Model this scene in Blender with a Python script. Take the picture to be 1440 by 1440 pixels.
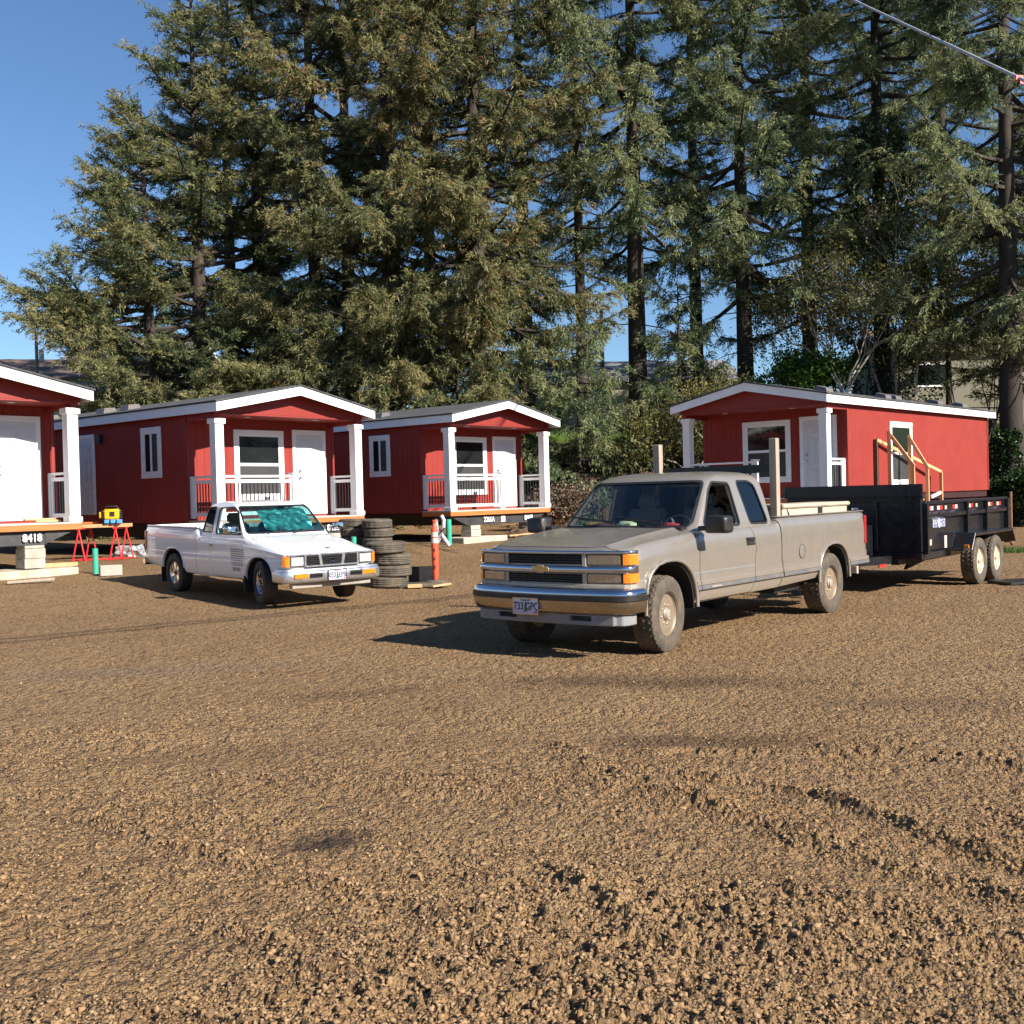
import bpy, bmesh, math, random
import numpy as np
from mathutils import Vector, Matrix, Euler
R = math.radians; PI = math.pi
S = bpy.context.scene
for o in list(bpy.data.objects): bpy.data.objects.remove(o)
# ------------------------------------------------ camera, sky, sun, exposure
cd = bpy.data.cameras.new('camera'); cam = bpy.data.objects.new('camera', cd); S.collection.objects.link(cam)
cd.sensor_fit = 'HORIZONTAL'; cd.sensor_width = 36; cd.lens = 36 * 1549.247 / 1440
cd.clip_start = .05; cd.clip_end = 3000
PITCH = math.atan(22.006 / 1549.247)
cam.matrix_world = Matrix.Translation((0, 0, 1.597)) @ Matrix.Rotation(PI/2 - PITCH, 4, 'X') @ Matrix.Rotation(-.026, 4, 'Z')
S.camera = cam
SUN = Vector((1.286, -1.005, 1.0)).normalized()
W = bpy.data.worlds.new('World'); S.world = W; W.use_nodes = True
nt = W.node_tree; bg = nt.nodes['Background']; sky = nt.nodes.new('ShaderNodeTexSky')
sky.sky_type = 'NISHITA'; sky.sun_disc = False
sky.sun_elevation = math.asin(SUN.z); sky.sun_rotation = math.atan2(SUN.x, SUN.y)
sky.air_density = 1.0; sky.dust_density = 0; sky.ozone_density = 6.5; sky.altitude = 0
nt.links.new(sky.outputs[0], bg.inputs[0]); bg.inputs[1].default_value = .066
sd = bpy.data.lights.new('sun', 'SUN'); sd.energy = 5.0; sd.angle = R(.5); sd.color = (1, .93, .82)
sun = bpy.data.objects.new('sun', sd); S.collection.objects.link(sun)
sun.rotation_euler = SUN.to_track_quat('Z', 'Y').to_euler()
S.view_settings.view_transform = 'Standard'; S.view_settings.look = 'None'
S.view_settings.gamma = 1; S.view_settings.exposure = 1.05
S.render.engine = 'CYCLES'
S.cycles.max_bounces = 8; S.cycles.transparent_max_bounces = 16
# ------------------------------------------------ helpers
COL = S.collection
class MB:
    def __init__(s): s.v = []; s.f = []; s.m = []
    def add(s, v, f, mi=0):
        n = len(s.v); s.v += [tuple(p) for p in v]; s.f += [tuple(i + n for i in q) for q in f]; s.m += [mi] * len(f); return s
    def box(s, x0, x1, y0, y1, z0, z1, mi=0, M=None):
        v = [Vector((x, y, z)) for z in (z0, z1) for y in (y0, y1) for x in (x0, x1)]
        if M: v = [M @ p for p in v]
        return s.add(v, [(0, 2, 3, 1), (4, 5, 7, 6), (0, 1, 5, 4), (2, 6, 7, 3), (0, 4, 6, 2), (1, 3, 7, 5)], mi)
    def bar(s, p, q, w, h, mi=0, up=(0, 0, 1)):
        p = Vector(p); q = Vector(q); d = (q - p).normalized(); up = Vector(up)
        if abs(d.dot(up)) > .98: up = Vector((0, 1, 0))
        a = d.cross(up).normalized() * w / 2; b = a.cross(d).normalized() * h / 2
        v = [p - a - b, p + a - b, p + a + b, p - a + b, q - a - b, q + a - b, q + a + b, q - a + b]
        return s.add(v, [(0, 3, 2, 1), (4, 5, 6, 7), (0, 1, 5, 4), (1, 2, 6, 5), (2, 3, 7, 6), (3, 0, 4, 7)], mi)
    def tube(s, pts, r, n=8, mi=0, caps=True):
        pts = [Vector(p) for p in pts]; rs = r if isinstance(r, (list, tuple)) else [r] * len(pts)
        rings = []; up = Vector((0, 0, 1))
        for i, p in enumerate(pts):
            d = (pts[min(i + 1, len(pts) - 1)] - pts[max(i - 1, 0)]).normalized()
            if abs(d.dot(up)) > .95: up = Vector((1, 0, 0)) if abs(d.x) < .9 else Vector((0, 1, 0))
            a = d.cross(up).normalized(); b = d.cross(a).normalized(); up = -b if False else up
            rings.append([p + (a * math.cos(t) + b * math.sin(t)) * rs[i] for t in [2 * PI * k / n for k in range(n)]])
        return s.loft(rings, caps=caps, mi=mi)
    def loft(s, rings, caps=True, mi=0, closed=True):
        n = len(rings[0]); v = [p for r in rings for p in r]; f = []
        for i in range(len(rings) - 1):
            for k in range(n if closed else n - 1):
                a = i * n + k; b = i * n + (k + 1) % n; f.append((a, b, b + n, a + n))
        if caps: f.append(tuple(range(n - 1, -1, -1))); f.append(tuple((len(rings) - 1) * n + k for k in range(n)))
        return s.add(v, f, mi)
    def prism(s, poly, a, b, axis='y', mi=0, M=None):
        def P(u, w, t): return Vector({'y': (u, t, w), 'x': (t, u, w), 'z': (u, w, t)}[axis])
        v = [P(u, w, a) for u, w in poly] + [P(u, w, b) for u, w in poly]
        if M: v = [M @ p for p in v]
        n = len(poly)
        return s.add(v, [tuple(range(n)), tuple(range(2 * n - 1, n - 1, -1))] + [(k, k + n, (k + 1) % n + n, (k + 1) % n) for k in range(n)], mi)
    def lathe(s, prof, n=32, M=None, mi=0, closed=False, fn=None):
        # profile of (radius, height) about local z
        rings = []
        for j, (r, h) in enumerate(prof):
            rings.append([Vector(((r + (fn(j, k) if fn else 0)) * math.cos(2 * PI * k / n), (r + (fn(j, k) if fn else 0)) * math.sin(2 * PI * k / n), h)) for k in range(n)])
        if closed: rings.append(rings[0])
        if M: rings = [[M @ p for p in r] for r in rings]
        return s.loft(rings, caps=not closed, mi=mi)
    def build(s, name, mats, parent=None, bevel=0, smooth=0, seg=1, fix=True):
        me = bpy.data.meshes.new(name); me.from_pydata([tuple(p) for p in s.v], [], s.f)
        ms = mats if isinstance(mats, (list, tuple)) else [mats]
        for m in ms: me.materials.append(m)
        if len(ms) > 1: me.polygons.foreach_set('material_index', s.m)
        if fix or bevel:
            bm = bmesh.new(); bm.from_mesh(me)
            bmesh.ops.recalc_face_normals(bm, faces=bm.faces)
            if bevel:
                es = [e for e in bm.edges if len(e.link_faces) == 2 and e.calc_face_angle(0) > R(30)]
                bmesh.ops.bevel(bm, geom=es, offset=bevel, segments=seg, affect='EDGES', clamp_overlap=True)
            bm.to_mesh(me); bm.free()
        if smooth: shade(me, smooth)
        o = bpy.data.objects.new(name, me); COL.objects.link(o)
        if parent: o.parent = parent
        return o
def shade(me, ang):
    me.polygons.foreach_set('use_smooth', [True] * len(me.polygons))
    if ang < 180: me.set_sharp_from_angle(angle=R(ang))
def tag(o, label=None, cat=None, group=None, kind=None):
    if label: o['label'] = label
    if cat: o['category'] = cat
    if group: o['group'] = group
    if kind: o['kind'] = kind
    return o
def thing(name, loc, rz=0, label=None, cat=None, group=None):
    o = bpy.data.objects.new(name, None); o.empty_display_size = .2; COL.objects.link(o)
    o.location = loc; o.rotation_euler = (0, 0, rz); return tag(o, label, cat, group)
def solo(name, mb, m, loc, rz, label, cat, group=None, bevel=0, smooth=0):
    o = mb.build(name, m, None, bevel=bevel, smooth=smooth); o.location = loc; o.rotation_euler = (0, 0, rz); return tag(o, label, cat, group)
def copy_tree(o, parent=None):
    c = o.copy(); COL.objects.link(c)
    if parent: c.parent = parent
    for ch in list(o.children): copy_tree(ch, c)
    return c
def boolean(o, mb, op='DIFFERENCE'):
    me = bpy.data.meshes.new('t'); me.from_pydata([tuple(p) for p in mb.v], [], mb.f)
    bm = bmesh.new(); bm.from_mesh(me); bmesh.ops.recalc_face_normals(bm, faces=bm.faces); bm.to_mesh(me); bm.free()
    c = bpy.data.objects.new('t', me); COL.objects.link(c)
    par = o.parent; mw = o.matrix_world.copy(); o.parent = None; o.matrix_world = Matrix()
    md = o.modifiers.new('b', 'BOOLEAN'); md.object = c; md.operation = op; md.solver = 'EXACT'
    if op == 'DIFFERENCE': md.use_self = False
    dg = bpy.context.evaluated_depsgraph_get(); dg.update()
    nm = bpy.data.meshes.new_from_object(o.evaluated_get(dg)); o.modifiers.clear()
    old = o.data; o.data = nm; nm.name = o.name
    bpy.data.objects.remove(c); bpy.data.meshes.remove(me)
    if old.users == 0: bpy.data.meshes.remove(old)
    o.parent = par
    return o
def wn(o, ang=28):
    shade(o.data, ang); m = o.modifiers.new('wn', 'WEIGHTED_NORMAL'); m.keep_sharp = True; m.weight = 80
    return o
def text(name, s, size, M, mat, parent, depth=.002, sx=1, bold=0):
    cu = bpy.data.curves.new('t', 'FONT'); cu.body = s; cu.size = size; cu.align_x = 'CENTER'; cu.align_y = 'CENTER'; cu.extrude = depth; cu.offset = bold
    cu.resolution_u = 3
    o = bpy.data.objects.new('t', cu); COL.objects.link(o)
    dg = bpy.context.evaluated_depsgraph_get(); dg.update()
    me = bpy.data.meshes.new_from_object(o.evaluated_get(dg)); bpy.data.objects.remove(o)
    me.transform(M @ Matrix.Diagonal((sx, 1, 1, 1))); me.materials.clear(); me.materials.append(mat)
    t = bpy.data.objects.new(name, me); COL.objects.link(t); t.parent = parent; return t
def face_M(loc, right, up):
    r = Vector(right).normalized(); u = Vector(up).normalized(); n = r.cross(u)
    return Matrix.Translation(loc) @ Matrix((r, u, n)).transposed().to_4x4()
# ------------------------------------------------ materials
def newmat(name):
    m = bpy.data.materials.new(name); m.use_nodes = True; n = m.node_tree.nodes; return m, n, m.node_tree.links, n['Principled BSDF']
def mix(n, l, a, b, fac, mode='MIX'):
    x = n.new('ShaderNodeMix'); x.data_type = 'RGBA'; x.blend_type = mode
    for i, v in ((6, a), (7, b)):
        if isinstance(v, (tuple, list)): x.inputs[i].default_value = (*v[:3], 1)
        else: l.new(v, x.inputs[i])
    if isinstance(fac, (int, float)): x.inputs[0].default_value = fac
    else: l.new(fac, x.inputs[0])
    return x.outputs[2]
def tex(n, l, kind='Noise', scale=5, detail=6, rough=.6, coord='Object', stretch=None, **k):
    tc = n.new('ShaderNodeTexCoord'); t = n.new('ShaderNodeTex' + kind); t.inputs['Scale'].default_value = scale
    if kind == 'Noise': t.inputs['Detail'].default_value = detail; t.inputs['Roughness'].default_value = rough
    src = tc.outputs[coord]
    if stretch:
        mp = n.new('ShaderNodeMapping'); mp.inputs['Scale'].default_value = stretch; l.new(src, mp.inputs[0]); src = mp.outputs[0]
    l.new(src, t.inputs['Vector']); return t
def ramp(n, l, src, stops):
    r = n.new('ShaderNodeValToRGB'); l.new(src, r.inputs[0]); e = r.color_ramp.elements
    while len(e) > 1: e.remove(e[-1])
    for i, (p, c) in enumerate(stops):
        x = e[0] if i == 0 else e.new(p); x.position = p
        c = (c, c, c) if isinstance(c, (int, float)) else c; x.color = (*c, 1)
    return r.outputs[0]
def mathn(n, l, op, a, b=None, clamp=False):
    x = n.new('ShaderNodeMath'); x.operation = op; x.use_clamp = clamp
    for i, v in enumerate((a, b)):
        if v is None: continue
        if isinstance(v, (int, float)): x.inputs[i].default_value = v
        else: l.new(v, x.inputs[i])
    return x.outputs[0]
def bumpn(n, l, b, h, strength=.3, dist=.01):
    x = n.new('ShaderNodeBump'); x.inputs['Strength'].default_value = strength; x.inputs['Distance'].default_value = dist
    l.new(h, x.inputs['Height']); l.new(x.outputs[0], b.inputs['Normal']); return x
def mat(name, col, rough=.6, metal=0, var=.15, scale=4, bump=0, bscale=80, dirt=None, dirt_amt=.5, dirt_scale=3, spec=.5, coat=0, stretch=None):
    m, n, l, b = newmat(name)
    t = tex(n, l, scale=scale, stretch=stretch)
    lo = tuple(c * (1 - var) for c in col); hi = tuple(min(1, c * (1 + var)) for c in col)
    c = mix(n, l, lo, hi, ramp(n, l, t.outputs[0], [(.3, 0), (.7, 1)]))
    if dirt:
        t2 = tex(n, l, scale=dirt_scale, detail=9, rough=.7)
        c = mix(n, l, c, dirt, mathn(n, l, 'MULTIPLY', ramp(n, l, t2.outputs[0], [(.4, 0), (.75, 1)]), dirt_amt))
    l.new(c, b.inputs['Base Color']); b.inputs['Roughness'].default_value = rough; b.inputs['Metallic'].default_value = metal
    b.inputs['Specular IOR Level'].default_value = spec; b.inputs['Coat Weight'].default_value = coat; b.inputs['Coat Roughness'].default_value = .05
    rr = tex(n, l, scale=scale * 3); rv = ramp(n, l, rr.outputs[0], [(.3, max(0, rough - .08)), (.7, min(1, rough + .08))]); l.new(rv, b.inputs['Roughness'])
    if bump: bumpn(n, l, b, tex(n, l, scale=bscale, detail=4, stretch=stretch).outputs[0], bump, .01)
    return m
def siding(name, axis):
    m, n, l, b = newmat(name); tc = n.new('ShaderNodeTexCoord'); sp = n.new('ShaderNodeSeparateXYZ'); l.new(tc.outputs['Object'], sp.inputs[0])
    fr = mathn(n, l, 'FRACT', mathn(n, l, 'MULTIPLY', mathn(n, l, 'ADD', sp.outputs[axis], 100.07), 4.92))
    g = mathn(n, l, 'LESS_THAN', fr, .07)
    t = tex(n, l, scale=1.3, detail=3); t2 = tex(n, l, scale=9, detail=8, stretch=(1, 1, .12))
    c = mix(n, l, (.232, .033, .027), (.272, .042, .034), ramp(n, l, t.outputs[0], [(.3, 0), (.7, 1)]))
    c = mix(n, l, c, (.285, .036, .025), mathn(n, l, 'MULTIPLY', ramp(n, l, t2.outputs[0], [(.45, 0), (.8, 1)]), .35))
    c = mix(n, l, c, (.16, .014, .012), mathn(n, l, 'MULTIPLY', g, .7)); l.new(c, b.inputs['Base Color']); b.inputs['Specular IOR Level'].default_value = .15; b.inputs['Roughness'].default_value = .7
    h = mathn(n, l, 'SUBTRACT', mathn(n, l, 'MULTIPLY', tex(n, l, scale=60, detail=5, stretch=(1, 1, .15)).outputs[0], .12), g); bumpn(n, l, b, h, .5, .006)
    return m
def glassmat(name, tint=(.7, .78, .75), rough=.02, refl=1.0):
    m, n, l, b = newmat(name); n.remove(b); out = n['Material Output']
    tr = n.new('ShaderNodeBsdfTransparent'); tr.inputs[0].default_value = (*tint, 1); gl = n.new('ShaderNodeBsdfGlossy'); gl.inputs['Roughness'].default_value = rough
    gl.inputs[0].default_value = (refl, refl, refl, 1)
    fr = n.new('ShaderNodeLayerWeight'); fr.inputs[0].default_value = .5; ms = n.new('ShaderNodeMixShader')
    l.new(mathn(n, l, 'ADD', mathn(n, l, 'MULTIPLY', mathn(n, l, 'POWER', fr.outputs['Facing'], 4.0), .75), .04, True), ms.inputs[0]); l.new(tr.outputs[0], ms.inputs[1]); l.new(gl.outputs[0], ms.inputs[2]); l.new(ms.outputs[0], out.inputs[0]); return m
def shingle():
    m, n, l, b = newmat('asphalt_shingle'); t = tex(n, l, 'Brick', scale=1, stretch=(1, 1, 1)); 
    mp = n.new('ShaderNodeMapping'); tc = n.new('ShaderNodeTexCoord'); mp.inputs['Rotation'].default_value = (0, 0, PI/2); l.new(tc.outputs['Object'], mp.inputs[0]); l.new(mp.outputs[0], t.inputs['Vector'])
    t.inputs['Brick Width'].default_value = .32; t.inputs['Row Height'].default_value = .14; t.inputs['Mortar Size'].default_value = .006
    t.inputs['Color1'].default_value = (.035, .036, .04, 1); t.inputs['Color2'].default_value = (.075, .076, .08, 1); t.inputs['Mortar'].default_value = (.012, .012, .012, 1)
    c = mix(n, l, t.outputs[0], (.10, .10, .10), mathn(n, l, 'MULTIPLY', tex(n, l, scale=30).outputs[0], .35)); l.new(c, b.inputs['Base Color']); b.inputs['Roughness'].default_value = .9
    bumpn(n, l, b, t.outputs['Fac'], -.6, .01); return m
def carpaint(name, col, dust, dust_amt, rough, metal, zlow, zhigh, coat=.3):
    m, n, l, b = newmat(name); tc = n.new('ShaderNodeTexCoord'); sp = n.new('ShaderNodeSeparateXYZ'); l.new(tc.outputs['Object'], sp.inputs[0])
    z = mathn(n, l, 'DIVIDE', mathn(n, l, 'SUBTRACT', zhigh, sp.outputs[2]), zhigh - zlow, True)   # splash dirt settles low on the panels
    t = tex(n, l, scale=4, detail=10, rough=.7); t2 = tex(n, l, scale=22, detail=6)
    d = mathn(n, l, 'ADD', mathn(n, l, 'MULTIPLY', mathn(n, l, 'POWER', z, 1.6), .8), mathn(n, l, 'MULTIPLY', ramp(n, l, t.outputs[0], [(.42, 0), (.8, 1)]), dust_amt), True)
    d = mathn(n, l, 'MULTIPLY', d, ramp(n, l, t2.outputs[0], [(.2, .55), (.8, 1)]))
    l.new(mix(n, l, col, dust, d), b.inputs['Base Color'])
    l.new(mathn(n, l, 'ADD', mathn(n, l, 'MULTIPLY', d, .5), rough, True), b.inputs['Roughness'])
    l.new(mathn(n, l, 'MULTIPLY', mathn(n, l, 'SUBTRACT', 1.0, d, True), metal), b.inputs['Metallic'])
    l.new(mathn(n, l, 'MULTIPLY', mathn(n, l, 'SUBTRACT', 1.0, d, True), coat), b.inputs['Coat Weight']); b.inputs['Coat Roughness'].default_value = .10
    bumpn(n, l, b, tex(n, l, scale=1.7, detail=2).outputs[0], .03, .02)
    return m
DUST = (.30, .215, .135)
M = dict(
 white=mat('white_trim_paint', (.80, .80, .80), .5, var=.04, bump=.05, bscale=60),
 sidingx=siding('red_siding_front', 0), sidingy=siding('red_siding_side', 1),
 red=mat('red_soffit_paint', (.23, .020, .013), .6, var=.06),
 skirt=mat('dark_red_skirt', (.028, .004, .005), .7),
 shingle=shingle(),
 door=mat('white_door_paint', (.60, .61, .64), .4, var=.03),
 vinyl=mat('white_vinyl', (.82, .82, .82), .35, var=.03),
 pane=mat('window_glass', (.012, .014, .015), .04, var=.1, spec=.6),
 screen=mat('insect_screen', (.035, .035, .037), .6, var=.2, bump=.2, bscale=300),
 orange=mat('orange_stained_lumber', (.50, .145, .035), .6, var=.25, scale=2, stretch=(.6, 6, 14), bump=.15, bscale=20),
 deck=mat('grey_deck_boards', (.42, .40, .37), .75, var=.15, stretch=(10, 1, 1)),
 steel=mat('chassis_black_steel', (.03, .032, .036), .5, var=.3, dirt=(.10, .09, .08), dirt_amt=.5),
 block=mat('concrete_block', (.40, .37, .32), .95, var=.15, bump=.6, bscale=60, dirt=(.26, .2, .13)),
 pad=mat('concrete_pad', (.47, .42, .34), .95, var=.15, bump=.5, bscale=40, dirt=(.28, .2, .12), dirt_amt=.7),
 stencil=mat('white_stencil_paint', (.72, .74, .75), .6, var=.1),
 black=mat('black_plastic', (.012, .012, .013), .45, var=.2, dirt=(.08, .07, .06), dirt_amt=.3),
 baluster=mat('black_baluster_paint', (.02, .02, .022), .4),
 rubber=mat('dusty_tyre_rubber', (.060, .050, .040), .85, var=.3, scale=14, dirt=(.17, .125, .08), dirt_amt=.75, dirt_scale=6, bump=.3, bscale=70),
 rubber2=mat('old_tyre_rubber', (.055, .048, .040), .85, var=.4, scale=8, dirt=(.19, .145, .095), dirt_amt=.85, dirt_scale=3, bump=.4, bscale=60),
 rubberb=mat('black_tyre_rubber', (.018, .018, .019), .75, var=.3, dirt=(.08, .065, .05), dirt_amt=.5, bump=.2, bscale=70),
 chrome=mat('chrome', (.60, .61, .64), .10, 1, var=.04, dirt=(.40, .36, .31), dirt_amt=.12, dirt_scale=8),
 satin=mat('satin_chrome', (.70, .71, .73), .30, .9, var=.08, dirt=(.4, .36, .3), dirt_amt=.15),
 tanrim=mat('dusty_steel_wheel', (.31, .24, .17), .5, .4, var=.2, dirt=(.13, .095, .062), dirt_amt=.6, dirt_scale=9),
 darkhole=mat('black_liner_cavity_shade', (.008, .008, .008), .9),  # near-black for liners and backings; stands in for shade in rim vents and slots
 champagne=carpaint('champagne_metallic_paint', (.355, .316, .274), (.30, .235, .165), .16, .25, .55, .30, .80, .4),
 whitepaint=carpaint('white_gloss_paint', (.74, .745, .76), (.36, .3, .24), .04, .16, 0, .25, .55, .7),
 trim=mat('grey_plastic_trim', (.11, .11, .12), .55, dirt=DUST, dirt_amt=.35),
 silver=mat('dull_silver_paint', (.40, .36, .31), .4, .3, dirt=DUST, dirt_amt=.5),
 valance=mat('grey_front_valance', (.20, .20, .215), .6, dirt=DUST, dirt_amt=.5),
 amber=mat('amber_lens', (.75, .20, .015), .25, var=.15, scale=30, coat=.6),
 redlens=mat('red_lens', (.40, .012, .015), .2, var=.1, coat=.6),
 lens=mat('clouded_headlight_lens', (.44, .41, .36), .14, .85, var=.25, scale=30, coat=1.0, bump=.5, bscale=30, stretch=(1, 2.5, .15)),
 lensclear=mat('clear_headlight_lens', (.68, .70, .72), .15, .4, var=.35, scale=30, coat=.9),
 cabcloth=mat('grey_seat_cloth', (.12, .115, .10), .9), dash=mat('dashboard_vinyl', (.36, .34, .30), .8, var=.2),
 carglass=glassmat('tinted_car_glass', (.86, .91, .89)), darkglass=glassmat('privacy_glass', (.05, .09, .12), .03),
 seal=mat('black_window_seal', (.012, .012, .013), .5),
 gold=mat('gold_emblem', (.62, .45, .16), .35, .6), 
 trailer=mat('black_trailer_enamel', (.0085, .0095, .014), .24, var=.3, dirt=(.055, .048, .042), dirt_amt=.22, dirt_scale=1.2, bump=.03, bscale=3, coat=.25),
 wood=mat('fresh_framing_lumber', (.55, .33, .16), .75, var=.2, scale=3, stretch=(6, 6, .6), bump=.15, bscale=30),
 woodg=mat('weathered_grey_lumber', (.33, .27, .21), .85, var=.25, scale=5, stretch=(8, 8, .5), bump=.4, bscale=25),
 woodd=mat('dark_brown_lumber', (.10, .06, .035), .8, var=.3),
 alu=mat('tan_toolbox', (.52, .45, .35), .5, .1, var=.1, dirt=DUST, dirt_amt=.6),
 coneo=mat('orange_channelizer_plastic', (.80, .085, .03), .5, var=.12, dirt=(.3, .08, .04), dirt_amt=.5),
 reflw=mat('white_reflective_sheet', (.68, .60, .55), .35, var=.15, dirt=(.50, .22, .14), dirt_amt=.75, dirt_scale=12),
 reflr=mat('red_reflective_sheet', (.62, .03, .03), .35),
 teal=mat('green_sewer_pipe', (.03, .36, .25), .4, var=.1, dirt=(.2, .25, .2), dirt_amt=.3),
 pvc=mat('grey_pvc_hose', (.42, .43, .46), .4), redp=mat('red_enamel', (.72, .025, .03), .4), yellow=mat('yellow_tool_plastic', (.80, .42, .012), .45, var=.1),
 blue=mat('blue_plastic', (.08, .30, .62), .5), strap=mat('grey_strap', (.3, .3, .31), .7), cable=mat('weathered_cable', (.42, .42, .43), .5), cableb=mat('black_cable', (.03, .03, .03), .6),
 cream=mat('cream_house_wall', (.62, .55, .42), .8, var=.08), green_w=mat('pale_green_siding', (.34, .36, .27), .8, var=.08, stretch=(.1, .1, 8)), beige=mat('shade_darkened_beige_siding', (.17, .155, .115), .8, var=.1, stretch=(.05, .05, 10), scale=8), brownroof=mat('brown_shingle_roof', (.12, .085, .07), .9, var=.2, scale=12), greyroof=mat('grey_shingle_roof', (.20, .20, .21), .9, var=.2, scale=12), bluetarp=mat('blue_canvas', (.02, .08, .38), .6), pole=mat('utility_pole_wood', (.24, .15, .10), .85), greyh=mat('grey_house_wall', (.30, .31, .33), .8, var=.08),  # beige siding darkened to stand for tree shade on that house
)
# ------------------------------------------------ terrain
def sm(a, b, x):
    t = np.clip((x - a) / (b - a), 0, 1); return t * t * (3 - 2 * t)
def terr(x, y):
    x = np.asarray(x, float); y = np.asarray(y, float)
    z = .42 * sm(13, 26, .75 * y - .65 * x)
    toe = 39.6 + 4 * sm(-4, -12, x) + 1.5 * sm(13, 20, x)
    z = z + 3.7 * sm(toe, toe + 4.5, y) + .07 * np.clip(y - toe - 4.5, 0, 60)
    # low banks close the lot on the other sides
    z = z + 2.5 * sm(34, 44, x) + 2.5 * sm(-34, -46, x) + 2.0 * sm(-30, -42, y)
    return z
def hsh(ix, iy, s):
    h = (ix.astype(np.int64) * 374761393 + iy.astype(np.int64) * 668265263 + s * 1274126177) & 0xffffffff
    h = ((h ^ (h >> 13)) * 1103515245 + 12345) & 0xffffffff; h = ((h ^ (h >> 15)) * 2246822519) & 0xffffffff
    return ((h ^ (h >> 16)) & 0xffffff) / 16777216.0
def vnoise(x, y, s=0):
    ix = np.floor(x); iy = np.floor(y); fx = x - ix; fy = y - iy; fx = fx * fx * (3 - 2 * fx); fy = fy * fy * (3 - 2 * fy)
    a = hsh(ix, iy, s); b = hsh(ix + 1, iy, s); c = hsh(ix, iy + 1, s); d = hsh(ix + 1, iy + 1, s)
    return (a * (1 - fx) + b * fx) * (1 - fy) + (c * (1 - fx) + d * fx) * fy - .5
def fbm(x, y, o, s=0):
    t = 0; a = 1
    for k in range(o): t = t + a * vnoise(x, y, s + k * 17); x = x * 2.03 + 7.1; y = y * 2.03 + 3.3; a *= .5
    return t
def worley(x, y, s=0):
    ix = np.floor(x); iy = np.floor(y); best = np.full(x.shape, 9.); rnd = np.zeros(x.shape)
    for dx in (-1, 0, 1):
        for dy in (-1, 0, 1):
            cx = ix + dx; cy = iy + dy; d = (cx + hsh(cx, cy, s) - x) ** 2 + (cy + hsh(cx, cy, s + 5) - y) ** 2
            r = hsh(cx, cy, s + 9); m = d < best; best = np.where(m, d, best); rnd = np.where(m, r, rnd)
    return best, rnd
def seg(x, y, pts):
    # distance to a polyline and arclength along it
    D = np.full(x.shape, 99.); A = np.zeros(x.shape); SG = np.zeros(x.shape); acc = 0
    for (x0, y0), (x1, y1) in zip(pts[:-1], pts[1:]):
        dx, dy = x1 - x0, y1 - y0; L = math.hypot(dx, dy); t = np.clip(((x - x0) * dx + (y - y0) * dy) / L / L, 0, 1)
        ex = x - x0 - t * dx; ey = y - y0 - t * dy; d = np.hypot(ex, ey); m = d < D
        D = np.where(m, d, D); A = np.where(m, acc + t * L, A); SG = np.where(m, np.sign(dx * ey - dy * ex), SG); acc += L
    return D, A, SG
RIDGES = [([(.6, 6.25), (1.25, 5.95), (1.53, 5.63), (1.71, 5.3), (1.9, 4.9), (2.2, 4.5), (2.7, 4.2)], .032, .05), ([(.2, 6.1), (.9, 5.6), (1.25, 5.1), (1.6, 4.6), (2.0, 4.1)], .022, .07), ([(-2.26, 5.72), (-1.74, 5.26), (-1.28, 4.91), (-.9, 4.62), (-.4, 4.3), (0, 3.9)], .020, .06),
          ([(.28, 6.9), (.58, 6.05), (.86, 5.6)], .02, .08), ([(.18, 4.6), (.35, 4.28), (.45, 4.0)], .028, .06), ([(1.9, 6.75), (2.3, 6.6), (2.72, 6.2), (3.2, 5.7)], .03, .06), ([(-1.2, 4.2), (-.9, 4.0), (-.7, 3.7)], .02, .05), ([(.9, 4.4), (1.4, 4.1), (1.9, 3.6)], .025, .07)]
TREADS = [([(1.0, 6.62), (1.6, 6.5), (2.24, 6.53), (3.4, 6.2)], .13)]
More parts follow.
